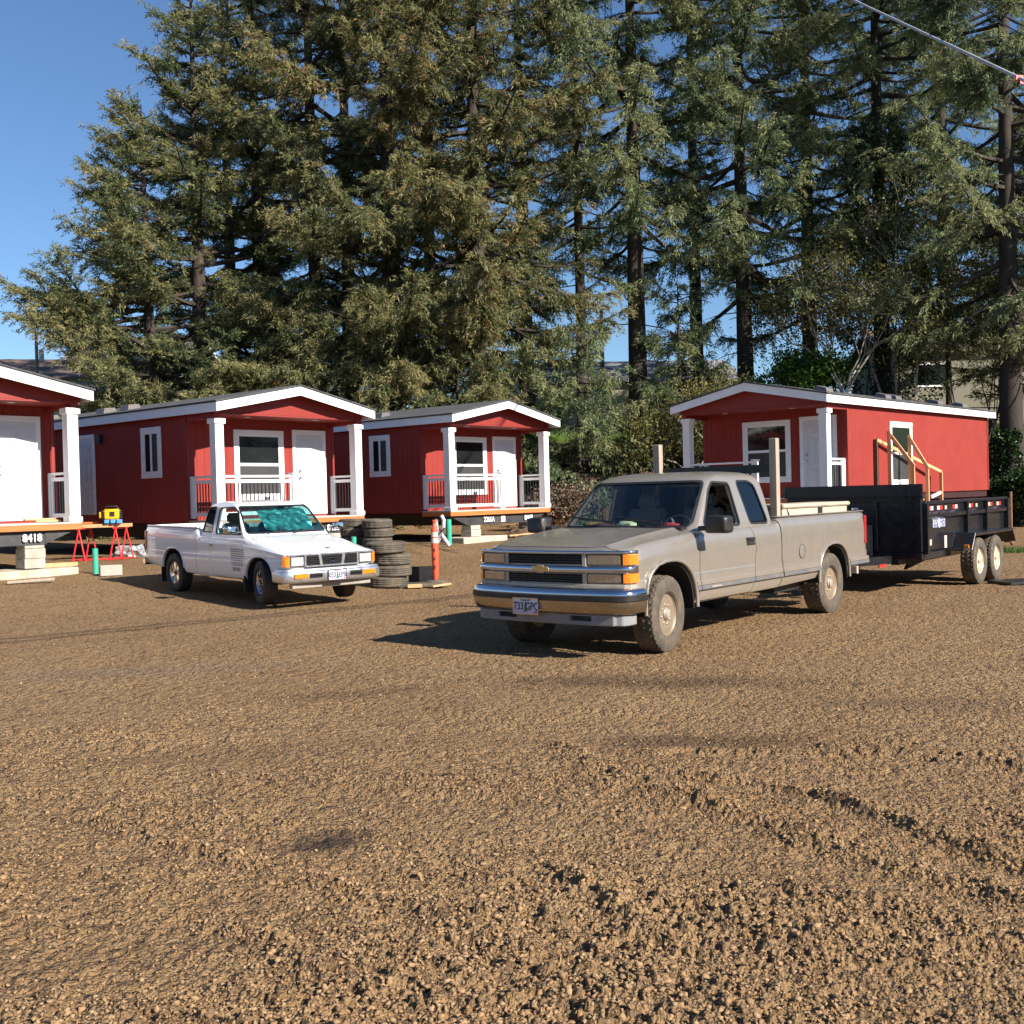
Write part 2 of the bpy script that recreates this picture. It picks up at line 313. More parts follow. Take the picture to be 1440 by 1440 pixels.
def relief(x, y, r):
    z = .028 * fbm(x * .45, y * .45, 3, 3) + .02 * fbm(x * 1.7, y * 1.7, 3, 40)
    an_u = x * .96 - y * .30 + .25 * vnoise(x * .8, y * .8, 61); an_v = x * .30 + y * .96 + .30 * vnoise(x * .7 + 9, y * .7, 62); band = fbm(an_u * .45, an_v * 2.6, 3, 66)
    z = z + .055 * band * sm(9.5, 6.5, y) * (.6 + .4 * sm(-2, 1.5, x)) + .012 * fbm(an_u * 1.1, an_v * 8, 2, 77) * sm(14, 7, y)
    far_b = fbm(x * .25 + y * .10, y * 1.6 - x * .5, 3, 93); z = z + .022 * far_b * sm(6, 9, y)
    q = np.clip(.75 * band * sm(10, 6, y) + .35 * far_b + sm(11, 5.0, y) * (.45 + 1.3 * fbm(x * .5 + 3, y * .5, 3, 90)) + .25 * sm(8, 3, y), 0.16, 1)   # loose clods lie thickest in the foreground
    for p, a, w in RIDGES:
        D, A, G = seg(x, y, p); z = z + a * np.exp(-(D / w) ** 2) * (.7 + fbm(A * 5, A * 0 + a * 90, 2)) - a * .5 * np.exp(-((D * G + w * 2.2) / w / 1.4) ** 2) * (D < w * 5); q = np.maximum(q, .95 * np.exp(-(D / w / 2) ** 2))
    for p, w in TREADS:
        D, A, G = seg(x, y, p); inside = sm(w * 1.2, w * .8, D)
        z = z - inside * .012 + inside * .022 * sm(-.2, .6, np.sin((A + .03 * G + .02 * fbm(x * 9, y * 9, 2, 8)) * 2 * PI / .11)) * sm(.2, .9, D / w) * (.4 + 1.4 * fbm(x * 3, y * 3, 2, 5) + .5) + .010 * np.exp(-((D - w * 1.35) / .04) ** 2); q = q * (1 - .7 * inside)
    far = sm(30, 16, r)
    wx = x + .02 * vnoise(x * 21, y * 21, 71); wy = y + .02 * vnoise(x * 21, y * 21, 72)
    d, rr = worley(wx * 27, wy * 27, 200); z = z + q * .019 * (1 - np.clip(d * 1.7, 0, 1)) * (.25 + 1.0 * rr) * far
    d, rr = worley(wx * 13, wy * 13, 300); z = z + (q * q * .028 + .010 * sm(7, 11, r)) * np.clip(1 - d * 1.6, 0, 1) * rr ** 2 * far
    d, rr = worley(x * 55, y * 55, 400); z = z + .0065 * (1 - np.clip(d * 1.5, 0, 1)) * (.3 + rr) * sm(9, 6, r)
    z = z + .018 * q * fbm(x * 9, y * 9, 3, 500)
    return z, q
def build_ground():
    fine = np.linspace(R(-31), R(31), 1150); mid = np.concatenate([np.linspace(R(-60), R(-31), 60)[:-1]]); back = np.linspace(R(-180), R(-60), 70)[:-1]
    ang = np.concatenate([back, mid, fine, -mid[::-1], -back[::-1]]); ang = ang[:-1] if abs(ang[-1] - ang[0] - 2 * PI) < 1e-6 else ang
    r = [.3, .8, 1.4, 2.0, 2.5]
    while r[-1] < 14: r.append(r[-1] * 1.0030)
    while r[-1] < 90: r.append(r[-1] * 1.012)
    while r[-1] < 1500: r.append(r[-1] * 1.12)
    r = np.array(r); A, RR = np.meshgrid(ang, r); X = RR * np.sin(A); Y = RR * np.cos(A)
    rel, q = relief(X, Y, RR); Z = terr(X, Y) + rel * sm(70, 45, RR)
    n, m = Z.shape; co = np.stack([X, Y, Z], -1).reshape(-1, 3)
    i = np.arange(n - 1)[:, None] * m; j = np.arange(m)[None, :]; j2 = (j + 1) % m
    F = np.stack([i + j, i + j2, i + m + j2, i + m + j], -1).reshape(-1, 4)
    me = fastmesh('ground', co, F); me.polygons.foreach_set('use_smooth', np.ones(len(F), bool))
    o = bpy.data.objects.new('ground', me); COL.objects.link(o); tag(o, kind='structure'); me.materials.append(ground_mat())
    # centre cap
    return o
def fastmesh(name, co, F):
    me = bpy.data.meshes.new(name); k = F.shape[1]
    me.vertices.add(len(co)); me.vertices.foreach_set('co', np.ascontiguousarray(co, dtype=np.float32).ravel())
    me.loops.add(F.size); me.loops.foreach_set('vertex_index', np.ascontiguousarray(F, dtype=np.int32).ravel())
    me.polygons.add(len(F)); me.polygons.foreach_set('loop_start', np.arange(0, F.size, k, dtype=np.int32)); me.polygons.foreach_set('loop_total', np.full(len(F), k, np.int32))
    me.update(calc_edges=True); return me
def ground_mat():
    m, n, l, b = newmat('tan_gravel_dirt')
    big = tex(n, l, scale=.35, detail=5); md = tex(n, l, scale=2.2, detail=8, rough=.7); fi = tex(n, l, scale=45, detail=6, rough=.7)
    vo = tex(n, l, 'Voronoi', scale=42); vo2 = tex(n, l, 'Voronoi', scale=95)
    c = mix(n, l, (.285, .169, .076), (.345, .219, .107), ramp(n, l, big.outputs[0], [(.35, 0), (.65, 1)]))
    c = mix(n, l, c, (.165, .088, .042), mathn(n, l, 'MULTIPLY', ramp(n, l, md.outputs[0], [(.50, 0), (.72, 1)]), .55))
    sc = n.new('ShaderNodeSeparateColor'); l.new(vo.outputs['Color'], sc.inputs[0])
    c = mix(n, l, c, (.38, .24, .125), mathn(n, l, 'MULTIPLY', ramp(n, l, sc.outputs[0], [(.55, 0), (1, 1)]), .55))
    c = mix(n, l, c, (.10, .065, .04), mathn(n, l, 'MULTIPLY', ramp(n, l, sc.outputs[1], [(.72, 0), (1, 1)]), .65))
    vo3 = tex(n, l, 'Voronoi', scale=17); s3 = n.new('ShaderNodeSeparateColor'); l.new(vo3.outputs['Color'], s3.inputs[0])
    c = mix(n, l, c, (.10, .055, .030), mathn(n, l, 'MULTIPLY', ramp(n, l, s3.outputs[0], [(.74, 0), (1, 1)]), .55)); c = mix(n, l, c, (.345, .225, .12), mathn(n, l, 'MULTIPLY', ramp(n, l, s3.outputs[1], [(.75, 0), (1, 1)]), .45))
    s2 = n.new('ShaderNodeSeparateColor'); l.new(vo2.outputs['Color'], s2.inputs[0])
    c = mix(n, l, c, (.15, .12, .10), mathn(n, l, 'MULTIPLY', ramp(n, l, s2.outputs[2], [(.8, 0), (1, 1)]), .6))
    c = mix(n, l, c, (.42, .30, .18), mathn(n, l, 'MULTIPLY', ramp(n, l, s2.outputs[0], [(.86, 0), (1, 1)]), .6))
    # damp patches and one oily stain: their own shapes, at their own places
    tc = n.new('ShaderNodeTexCoord')
    def patch(x, y, rx, ry, rot, col, amt, c):
        mp = n.new('ShaderNodeMapping'); mp.vector_type = 'TEXTURE'; mp.inputs['Location'].default_value = (x, y, 0); mp.inputs['Scale'].default_value = (rx, ry, 1); mp.inputs['Rotation'].default_value = (0, 0, rot)
        l.new(tc.outputs['Object'], mp.inputs[0]); sp = n.new('ShaderNodeSeparateXYZ'); l.new(mp.outputs[0], sp.inputs[0])
        d = mathn(n, l, 'SQRT', mathn(n, l, 'ADD', mathn(n, l, 'MULTIPLY', sp.outputs[0], sp.outputs[0]), mathn(n, l, 'MULTIPLY', sp.outputs[1], sp.outputs[1])))
        d = mathn(n, l, 'ADD', d, mathn(n, l, 'MULTIPLY', mathn(n, l, 'SUBTRACT', md.outputs[0], .5), 2.2)); f = ramp(n, l, d, [(.35, 1), (1, 0)])
        return mix(n, l, c, col, mathn(n, l, 'MULTIPLY', f, amt))
    c = patch(1.0, 9.2, 1.7, .55, -.2, (.13, .08, .045), .85, c); c = patch(1.2, 6.95, 1.0, .30, 0, (.13, .08, .045), .8, c); c = patch(-1.4, 9.0, 1.1, .25, .3, (.16, .10, .055), .7, c)
    c = patch(3.0, 7.9, 1.3, .4, -.3, (.15, .10, .06), .5, c); c = patch(-3.6, 10.5, 2.2, .5, .1, (.22, .16, .11), .5, c)
    c = patch(3.4, 5.6, 1.2, .35, -.4, (.17, .10, .05), .5, c); c = patch(-2.0, 7.0, 1.6, .3, .15, (.19, .115, .06), .5, c)
    c = patch(-.92, 5.14, .34, .17, .5, (.035, .026, .022), .85, c)
    # grass and litter on the banks behind the lot
    sp = n.new('ShaderNodeSeparateXYZ'); l.new(tc.outputs['Object'], sp.inputs[0])
    hz = mathn(n, l, 'ADD', sp.outputs[2], mathn(n, l, 'MULTIPLY', mathn(n, l, 'SUBTRACT', md.outputs[0], .5), .8))
    c = mix(n, l, c, (.055, .042, .022), ramp(n, l, mathn(n, l, 'DIVIDE', hz, 5.0), [(.12, 0), (.17, 1)]))
    c = mix(n, l, c, (.10, .17, .03), ramp(n, l, mathn(n, l, 'DIVIDE', hz, 5.0), [(.70, 0), (.76, 1)]))
    l.new(c, b.inputs['Base Color']); b.inputs['Roughness'].default_value = .95; b.inputs['Specular IOR Level'].default_value = .2
    h = mathn(n, l, 'ADD', mathn(n, l, 'MULTIPLY', vo.outputs['Distance'], -1.0), mathn(n, l, 'MULTIPLY', fi.outputs[0], .8)); h = mathn(n, l, 'ADD', h, mathn(n, l, 'MULTIPLY', vo2.outputs['Distance'], -.5)); h = mathn(n, l, 'ADD', h, mathn(n, l, 'MULTIPLY', vo3.outputs['Distance'], -1.6))
    bumpn(n, l, b, h, 1.0, .035); return m
ground = build_ground()
def gz(x, y): return float(terr(np.array([x]), np.array([y]))[0])
def build_gravel():
    rng = np.random.default_rng(5)
    bm = bmesh.new(); bmesh.ops.create_icosphere(bm, subdivisions=1, radius=1); bv = np.array([v.co[:] for v in bm.verts]); bf = np.array([[v.index for v in f.verts] for f in bm.faces]); bm.free()
    n = 80000; u = rng.random(n); r = 2.6 + (15 - 2.6) * u ** 1.35; a = rng.uniform(R(-29), R(29), n); x = r * np.sin(a); y = r * np.cos(a)
    rel, q = relief(x, y, r); keep = (rng.random(n) < np.clip(q * 1.1 + .12, 0, 1)) & (((x + .92) / .2) ** 2 + ((y - 5.14) / .12) ** 2 > 1); x, y, r, rel, q = (k[keep] for k in (x, y, r, rel, q)); n = len(x)
    s = rng.lognormal(-5.35, .42, n) * (.75 + .5 * q); s = np.clip(s, .002, .012)
    z = terr(x, y) + rel + s * .2
    sc = s[:, None, None] * np.array([1, 1, .75]) * rng.uniform(.65, 1.25, (n, 1, 3))
    v = (bv[None] + .34 * rng.normal(size=(n, len(bv), 3))) * sc
    t = rng.uniform(0, 2 * PI, n); c, k = np.cos(t)[:, None], np.sin(t)[:, None]; p = rng.normal(0, .5, n); cp, kp = np.cos(p)[:, None], np.sin(p)[:, None]
    vy = v[..., 1] * cp - v[..., 2] * kp; vz = v[..., 1] * kp + v[..., 2] * cp; vx = v[..., 0] * c - vy * k; vy = v[..., 0] * k + vy * c
    co = np.stack([vx + x[:, None], vy + y[:, None], vz + z[:, None]], -1).reshape(-1, 3)
    F = (bf[None] + (np.arange(n) * len(bv))[:, None, None]).reshape(-1, 3); me = fastmesh('gravel', co, F)
    at = me.attributes.new('tint', 'FLOAT', 'POINT'); at.data.foreach_set('value', np.repeat(rng.random(n), len(bv)).astype(np.float32))
    m, nn, l, b = newmat('loose_stone'); an = nn.new('ShaderNodeAttribute'); an.attribute_name = 'tint'
    c = ramp(nn, l, an.outputs['Fac'], [(0, (.13, .078, .04)), (.25, (.24, .145, .07)), (.6, (.285, .178, .088)), (1, (.325, .21, .112))]); l.new(c, b.inputs['Base Color']); b.inputs['Roughness'].default_value = .9
    bumpn(nn, l, b, tex(nn, l, scale=220, detail=4).outputs[0], .5, .004); me.materials.append(m)
    o = bpy.data.objects.new('gravel', me); COL.objects.link(o); tag(o, 'loose tan gravel and dry clods strewn over the lot', 'gravel', kind='stuff')
build_gravel()
# ------------------------------------------------ red cabins on steel frames
WW, WF, VF, L0, VP = 2.157, 2.315, -.336, 11.19, 1.07
ZE, ZP = 2.567, 3.031        # fascia top at eave and ridge
def roofz(u): return ZP - (ZP - ZE) * abs(u) / WF
def window(par, x0, x1, z0, z1, side, split='h', tall=False, pm=None, bar=None):
    """side 'f': on the front wall plane; 'l'/'r': on the long side walls. x is along the wall."""
    def P(mb, a, b, c, d, o0, o1, mi=0):
        if side == 'f': mb.box(a, b, VP - o1, VP - o0, c, d, mi)
        elif side == 'l': mb.box(-WW - o1, -WW - o0, a, b, c, d, mi)
        else: mb.box(WW + o0, WW + o1, a, b, c, d, mi)
    t = .11
    f = MB(); P(f, x0, x1, z1 - t, z1, .0, .035); P(f, x0, x1, z0, z0 + t, .0, .035); P(f, x0, x0 + t, z0 + t, z1 - t, .0, .03); P(f, x1 - t, x1, z0 + t, z1 - t, .0, .03)
    w = f.build('window', M['white'], par, bevel=.004)
    a, b, c, d = x0 + t, x1 - t, z0 + t, z1 - t
    g = MB(); e = .045
    P(g, a, b, d - e, d, .0, .022); P(g, a, b, c, c + e, .0, .022); P(g, a, a + e, c + e, d - e, .0, .022); P(g, b - e, b, c + e, d - e, .0, .022)
    if split == 'h': mid = bar or (c + d) / 2; P(g, a + e, b - e, mid - .035, mid + .035, .0, .028)
    else: P(g, (a + b) / 2 - .03, (a + b) / 2 + .03, c + e, d - e, .0, .028)
    g.build('sash', M['vinyl'], w, bevel=.003)
    p = MB(); P(p, a + e, b - e, c + e, d - e, .002, .010); p.build('pane', pm or M['pane'], w)
    if split == 'h':
        s = MB(); P(s, a + e + .01, b - e - .01, c + e + .005, mid - .04, .012, .014); s.build('insect_screen', M['screen'], w)
    else:
        s = MB(); P(s, (a + b) / 2 - (b - a) / 2 + e + .005, (a + b) / 2 - .035, c + e + .005, d - e - .005, .012, .014); s.build('insect_screen', M['screen'], w)
    return w
def door6(par, x0, x1, z0, z1, side='f'):
    def P(mb, a, b, c, d, o0, o1):
        if side == 'f': mb.box(a, b, VP - o1, VP - o0, c, d)
        else: mb.box(-WW - o1, -WW - o0, a, b, c, d)
    d = MB(); P(d, x0, x1, z0, z1, .0, .018); w = x1 - x0; cols = ((x0 + .12 * w, x0 + .46 * w), (x0 + .54 * w, x0 + .88 * w))
    o = d.build('door', M['door'], par)
    pn = MB()
    for a, b in cols:
        for c, e in ((.06, .36), (.42, .76), (.82, .94)):
            za, zb = z0 + c * (z1 - z0), z0 + e * (z1 - z0)
            P(pn, a, b, za, za + .012, .018, .026); P(pn, a, b, zb - .012, zb, .018, .026); P(pn, a, a + .012, za + .012, zb - .012, .018, .026); P(pn, b - .012, b, za + .012, zb - .012, .018, .026)
            P(pn, a + .045, b - .045, za + .045, zb - .045, .018, .028)
    pn.build('door_panel', M['door'], o, bevel=.003)
    k = MB(); kx = x0 + .09 if side == 'f' else x0 + .07
    if side == 'f':
        for zz in (.95, 1.12): k.lathe([(.0, 0), (.032, 0), (.034, .02), (.02, .04), (.028, .06), (.0, .065)], 12, Matrix.Translation((kx, VP - .018, zz)) @ Matrix.Rotation(PI/2, 4, 'X'))
        k.build('door_knob', M['chrome'], o, smooth=40)
        q = MB(); q.lathe([(0, 0), (.012, 0), (.012, .006), (0, .006)], 8, Matrix.Translation(((x0 + x1) / 2, VP - .018, 1.52)) @ Matrix.Rotation(PI/2, 4, 'X')); q.build('peephole', M['black'], o)
    t = .10; f = MB()
    P(f, x0 - t, x1 + t, z1, z1 + t, .0, .035); P(f, x0 - t, x0, z0, z1, .0, .03); P(f, x1, x1 + t, z0, z1, .0, .03); f.build('door_frame', M['white'], par, bevel=.004)
    return o
def make_home(n, loc, a, label, number='', number2='', side_door=False, lwin=None, rwin=None, L=L0, sticker=False, vents=((3.4, 1), (3.9, 1)), vent_side=-1):
    H = thing('red_cabin', loc, a, label, 'cabin', 'red cabins on steel frames around the lot')
    zb = -.05 if n != 4 else .04
    s = MB(); s.box(-WW, -WW + .12, VP, L, zb, ZE - .17); s.build('side_wall', M['sidingy'], H)
    s = MB(); s.box(WW - .12, WW, VP, L, zb, ZE - .17); s.build('side_wall', M['sidingy'], H)
    s = MB(); s.box(-WW + .12, WW - .12, VP, VP + .12, 0, ZE - .17); s.build('front_wall', M['sidingx'], H)
    s = MB(); s.prism([(-WW + .12, zb), (WW - .12, zb), (WW - .12, ZE - .17), (0, ZP - .06), (-WW + .12, ZE - .17)], L - .12, L - .001); s.build('back_wall', M['sidingx'], H)
    c = MB()   # corner boards
    for sx in (-1, 1):
        c.box(min(sx * (WW + .012), sx * (WW - .06)), max(sx * (WW + .012), sx * (WW - .06)), VP - .014, VP - .001, zb, ZE - .2)
        c.box(min(sx * (WW + .001), sx * (WW + .014)), max(sx * (WW + .001), sx * (WW + .014)), VP - .014, VP + .07, zb, ZE - .2); c.box(min(sx * (WW + .001), sx * (WW + .014)), max(sx * (WW + .001), sx * (WW + .014)), L - .07, L + .01, zb, ZE - .2)
    c.build('corner_board', M['red'], H)
    # gable panel, ceiling, header beams
    g = MB(); g.prism([(-WF + .1, 2.37), (WF - .1, 2.37), (WF - .1, ZE - .10), (0, ZP - .08), (-WF + .1, ZE - .10)], .02, .08); g.build('gable', M['red'], H)
    cl = MB(); cl.box(-WW + .15, WW - .15, .0, VP - .002, 2.33, 2.365); cl.build('porch_ceiling', M['red'], H)
    hb = MB(); hb.box(-WW, -WW + .15, -.01, VP - .02, 2.235, ZE - .17); hb.box(WW - .15, WW, -.01, VP - .02, 2.235, ZE - .17); hb.build('header_beam', M['red'], H)
    sf = MB()
    for sx in (-1, 1):
        sf.prism([(sx * .0, ZP - .05), (sx * (WF - .03), ZE - .045), (sx * (WF - .03), ZE - .06), (0, ZP - .065)], VF + .03, L + .3)
    sf.build('soffit', M['red'], H)
    for u in (-1.0, 1.0):
        d = MB(); d.lathe([(0, 0), (.075, 0), (.08, -.012), (.0, -.014)], 20, Matrix.Translation((u, .35, 2.329))); d.build('recessed_light', M['vinyl'], H, smooth=40)
    rf = MB()
    for sx in (-1, 1):
        t = .035; e = WF + .03
        rf.prism([(0, ZP + .005), (sx * e, ZE - .005), (sx * e, ZE + t - .005), (0, ZP + t + .005)], VF - .03, L + .36)
    rf.build('roof', M['shingle'], H)
    fa = MB(); h = .205
    for sx in (-1, 1):
        for y in (VF, L + .31):
            fa.prism([(0, ZP - h - .005), (sx * WF, ZE - h), (sx * WF, ZE - .006), (0, ZP + .004)], y, y + .03)
        fa.box(min(sx * WF, sx * (WF - .03)), max(sx * WF, sx * (WF - .03)), VF + .03, L + .31, ZE - h, ZE - .008)
    fa.build('fascia', M['white'], H)
    for y, k in vents:
        x = vent_side * (WF - .75 * k); z = roofz(x)
        v = MB(); v.prism([(-.19, 0), (.19, 0), (.15, .10), (-.13, .13)], -.19, .19, 'y', M=Matrix.Translation((x, y, z + .035)) @ Matrix.Rotation(-vent_side * math.atan((ZP - ZE) / WF) * -1, 4, 'Y') )
        v.build('roof_vent', M['trim'], H, bevel=.006)
    # columns
    for sx in (-1, 1):
        for cx in (sx * 2.03,):
            k = MB(); k.box(cx - .11, cx + .11, -.02, .20, .0, 2.15); k.box(cx - .145, cx + .145, -.055, .235, 2.12, 2.235); k.box(cx - .135, cx + .135, -.045, .225, .0, .10)
            k.build('porch_column', M['white'], H, bevel=.006)
    # rails
    def rail(p, q, name='porch_railing'):
        p = Vector(p); q = Vector(q); d = q - p; Ld = d.length; dn = d.normalized(); r = MB()
        for z, hh, ww in ((.965, .05, .09), (.855, .075, .05), (.13, .08, .05)): r.bar(p + Vector((0, 0, z)), q + Vector((0, 0, z)), ww, hh)
        for e in (p + dn * .025, q - dn * .025): r.bar(e + Vector((0, 0, .05)), e + Vector((0, 0, .975)), .045, .045)
        o = r.build(name, M['white'], H, bevel=.004)
        k = max(2, int(Ld / .105)); bl = MB()
        for i in range(1, k): c = p + dn * Ld * i / k; bl.bar(c + Vector((0, 0, .17)), c + Vector((0, 0, .82)), .02, .02)
        bl.bar(p + dn * .05 + Vector((0, 0, .172)), q - dn * .05 + Vector((0, 0, .172)), .024, .006); bl.build('balusters', M['baluster'], o)
        return o
    rail((-1.92, .08, 0), (-.02, .08, 0)); nw = MB(); nw.box(-.01, .11, .02, .14, 0, 1.0); nw.box(-.04, .14, -.01, .17, 1.0, 1.04); nw.box(-.03, .13, 0, .16, .0, .08); nw.build('newel_post', M['white'], H, bevel=.005)
    for sx in (-1, 1):
        rail((sx * 2.05, .2, 0), (sx * 2.05, VP - .11, 0)); q = MB(); q.box(sx * 2.05 - .05, sx * 2.05 + .05, VP - .11, VP - .014, .04, .99); q.build('railing_post', M['white'], H, bevel=.004)
    # deck
    dk = MB()
    for i in range(10): dk.box(-2.15, 2.15, -.03 + i * .111, -.03 + i * .111 + .106, -.03, .0)
    dk.build('deck', M['deck'], H)
    ff = MB(); ff.box(-2.15, 2.15, -.03, .01, -.145, -.032); ff.box(-2.15, -2.11, .012, VP - .02, -.145, -.032); ff.box(2.11, 2.15, .012, VP - .02, -.145, -.032); ff.build('deck_rim', M['orange'], H, bevel=.003)
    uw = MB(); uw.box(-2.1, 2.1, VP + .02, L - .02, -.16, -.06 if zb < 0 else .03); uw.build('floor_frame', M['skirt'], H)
    # chassis
    st = MB()
    st.box(-1.45, 1.45, .08, .10, -.40, -.15); st.box(-1.45, 1.45, .03, .15, -.415, -.40); st.box(-1.45, 1.45, .03, .15, -.165, -.15)
    for sx in (-1, 1):
        st.prism([(sx * 1.45, -.40), (sx * 1.95, -.20), (sx * 2.08, -.165), (sx * 1.45, -.165)], .06, .12); st.bar((sx * 1.47, .02, -.28), (sx * 1.47, .02, -.279), .01, .01)
        st.box(sx * 1.2 - .05, sx * 1.2 + .05, .2, L - .3, -.42, -.165)
    st.build('steel_frame', M['steel'], H, bevel=.003)
    if n == 4: sk = MB(); sk.box(-1.85, 1.85, .9, L - .1, -.62, -.17); sk.build('skirting', M['skirt'], H)
    Mx = lambda u, z: face_M((u, .024, z), (1, 0, 0), (0, 0, 1))
    if number: text('stencil_number', number, .20, Mx(1.18, -.283), M['stencil'], H, sx=.95, bold=.006)
    if number2: text('stencil_number', number2, .20, Mx(-.55, -.283), M['stencil'], H, sx=.85, bold=.004)
    if sticker: k = MB(); k.box(.02, .19, .074, .079, -.36, -.20); k.build('sticker', M['white'], H)
    window(H, -.89, .56, .42, 2.09, 'f', 'h', bar=1.27)
    door6(H, .93, 1.78, .05, 2.03)
    if side_door:
        door6(H, 5.08, 5.66, .17, 2.06, 's')
        pl = MB(); pl.box(-WW - .10, -WW - .002, 4.6, 4.76, 1.92, 2.12); pl.build('wall_lantern', M['black'], H, bevel=.01)
    if lwin: window(H, *lwin, 'l', 'v')
    if rwin: window(H, *rwin, 'r', 'h')
    # block piers at the front
    x0, y0, z0 = loc
    for u in ((-1.25, 1.2) if n != 3 else (-1.15, 1.3)):
        wx = x0 + u * math.cos(a) - .15 * math.sin(a); wy = y0 + u * math.sin(a) + .15 * math.cos(a); zg = gz(wx, wy) - z0
        b = MB(); k = 0; z = zg + .14
        while z + .19 < -.42: b.box(u - .2 + .01 * (k % 2), u + .2 + .01 * (k % 2), -.02, .38, z, z + .185); z += .19; k += 1
        b.box(u - .18, u + .2, 0, .36, z, -.422); b.build('block_pier', M['block'], H, bevel=.008)
    return H
make_home(1, (-9.935, 20.129, 1.318), .84, 'red cabin at the left edge of the photo with frame number 8418', number='8418', vents=())
make_home(2, (-5.069, 25.721, 1.238), .873, 'red cabin with white porch columns behind the white pickup', number='8428', lwin=(2.05, 2.88, 1.0, 2.18), side_door=True, vents=((4.3, 1), (4.9, .6), (8.3, 1), (9.0, .7)))
make_home(3, (-.265, 31.184, 1.25), .863, 'red cabin marked 2266A and 8448, behind the orange channelizer and tyre stacks', number='8448', number2='2266A', lwin=(2.25, 3.1, 1.0, 2.17), sticker=True, vents=((3.2, 1), (3.8, 1)))
make_home(4, (6.352, 29.011, 1.367), -.742, 'red cabin with its long side sunlit behind the black dump trailer', number='', rwin=(3.62, 5.12, .26, 2.02), vents=((1.0, 1), (4.6, 1), (5.3, 1), (8, .8), (10, .8)), vent_side=1)
# concrete runners under the front edges: poured footings on the ground
for (x, y, z, a, w0, w1, lab) in ((-9.935, 20.129, 1.318, .84, -2.6, 1.95, 'long concrete footing under the cabin numbered 8418'), (-.265, 31.184, 1.25, .863, -1.9, -.1, 'concrete footing slab under the left pier of the cabin marked 2266A'), (-5.069, 25.721, 1.238, .873, -2.0, 1.9, 'concrete footing under the cabin behind the white pickup')):
    b = MB(); b.box(w0, w1, -.25, .75, -.1, .135); solo('concrete_footing', b, M['pad'], (x, y, gz(x, y)), a, lab, 'footing', 'concrete footings under the cabins', bevel=.015)
# ------------------------------------------------ pickups. local x = rearward from the front axle, y = passenger side, z up
def interp(t, x): return float(np.interp(x, [a for a, b in t], [b for a, b in t]))
def body_solid(sp):
    mb = MB(); rings = []
    for x in sp['xs']:
        w = interp(sp['w'], x); zs = interp(sp['zs'], x); zc = interp(sp['zc'], x); zb = interp(sp['zb'], x); k = interp(sp['tuck'], x); cr = sp['crease']
        mid = (cr + zs) / 2
        h = [(0, zb), (w - .14, zb), (w - .03 - k, zb + .02), (w - .008 - k * .5, zb + .09), (w, cr - .10), (w, cr - .015), (w - .010, cr + .005), (w - .006, mid - .05), (w - .008, mid + .03), (w - .016, zs - .12), (w - .026, zs - .07), (w - .045, zs - .03), (w - .075, zs - .006), (w - .115, zs + .004),
             (w * .80, zs + (zc - zs) * .45), (w * .74, zs + (zc - zs) * .72 + sp['ridge']), (w * .55, zs + (zc - zs) * .86), (w * .2, zs + (zc - zs) * .99), (.025, zc), ]
        ring = [(x, y, z) for y, z in h] + [(x, -y, z) for y, z in reversed(h[1:])]
        rings.append(ring)
    mb.loft(rings); return mb
def arch(cx, rx, top, zc=.40, n=22, ex=2.4, z0=-.1):
    pts = [(cx - rx, z0)]
    for i in range(n + 1):
        t = PI - PI * i / n; c, s_ = math.cos(t), math.sin(t)
        pts.append((cx + rx * math.copysign(abs(c) ** (2 / ex), c), zc + (top - zc) * abs(s_) ** (2 / ex)))
    pts.append((cx + rx, z0)); return pts
def shell_rings(sp, off=0.0, tofs=None):
    """greenhouse rings at rising z: list of (z, x_front_center, x_front_side, x_rear, halfwidth, corner radius)"""
    rings = []; tofs = off if tofs is None else tofs
    for i, (z, xf, xfs, xr, w, rc) in enumerate(sp['cab']):
        zz = z - tofs if i > len(sp['cab']) - 5 else z
        xf += off * 1.1; xfs += off * 1.1; xr -= off; w -= off; rc = max(.02, rc - off * .5)
        pts = []
        for k in range(9): t = k / 8; y = -(w - rc) + 2 * (w - rc) * t; pts.append((xf + (xfs - xf) * (y / w) ** 2, y))
        for k in range(1, 5): t = k / 5 * PI / 2; pts.append((xfs + rc - rc * math.cos(t) * 1.0, w - rc + rc * math.sin(t)))
        m = 10
        for k in range(m + 1): pts.append((xfs + rc + (xr - rc - xfs - rc) * k / m, w))
        for k in range(1, 5): t = k / 5 * PI / 2; pts.append((xr - rc + rc * math.sin(t), w - rc + rc * math.cos(t)))
        for k in range(7): pts.append((xr, (w - rc) * (1 - 2 * k / 6)))
        for k in range(1, 5): t = k / 5 * PI / 2; pts.append((xr - rc + rc * math.cos(t), -(w - rc) - rc * math.sin(t)))
        for k in range(m + 1): pts.append((xr - rc + (xfs + rc - xr + rc) * k / m, -w))
        for k in range(1, 5): t = k / 5 * PI / 2; pts.append((xfs + rc - rc * math.sin(t), -(w - rc) - rc * math.cos(t)))
        rings.append([(x, y, zz) for x, y in pts])
    return rings
def poly_off(poly, d):
    # outset of a convex polygon
    n = len(poly); cx = sum(p[0] for p in poly) / n; cy = sum(p[1] for p in poly) / n; A = sum(poly[i][0] * poly[(i + 1) % n][1] - poly[(i + 1) % n][0] * poly[i][1] for i in range(n)); sg = 1 if A > 0 else -1
    out = []
    for i in range(n):
        p0, p1, p2 = Vector(poly[i - 1]), Vector(poly[i]), Vector(poly[(i + 1) % n]); a = (p1 - p0).normalized(); b = (p2 - p1).normalized()
        na = Vector((a.y, -a.x)) * sg; nb = Vector((b.y, -b.x)) * sg; m = (na + nb); m = m / max(.3, m.dot(na)) if m.length else na; out.append(tuple(p1 + m * d))
    return out
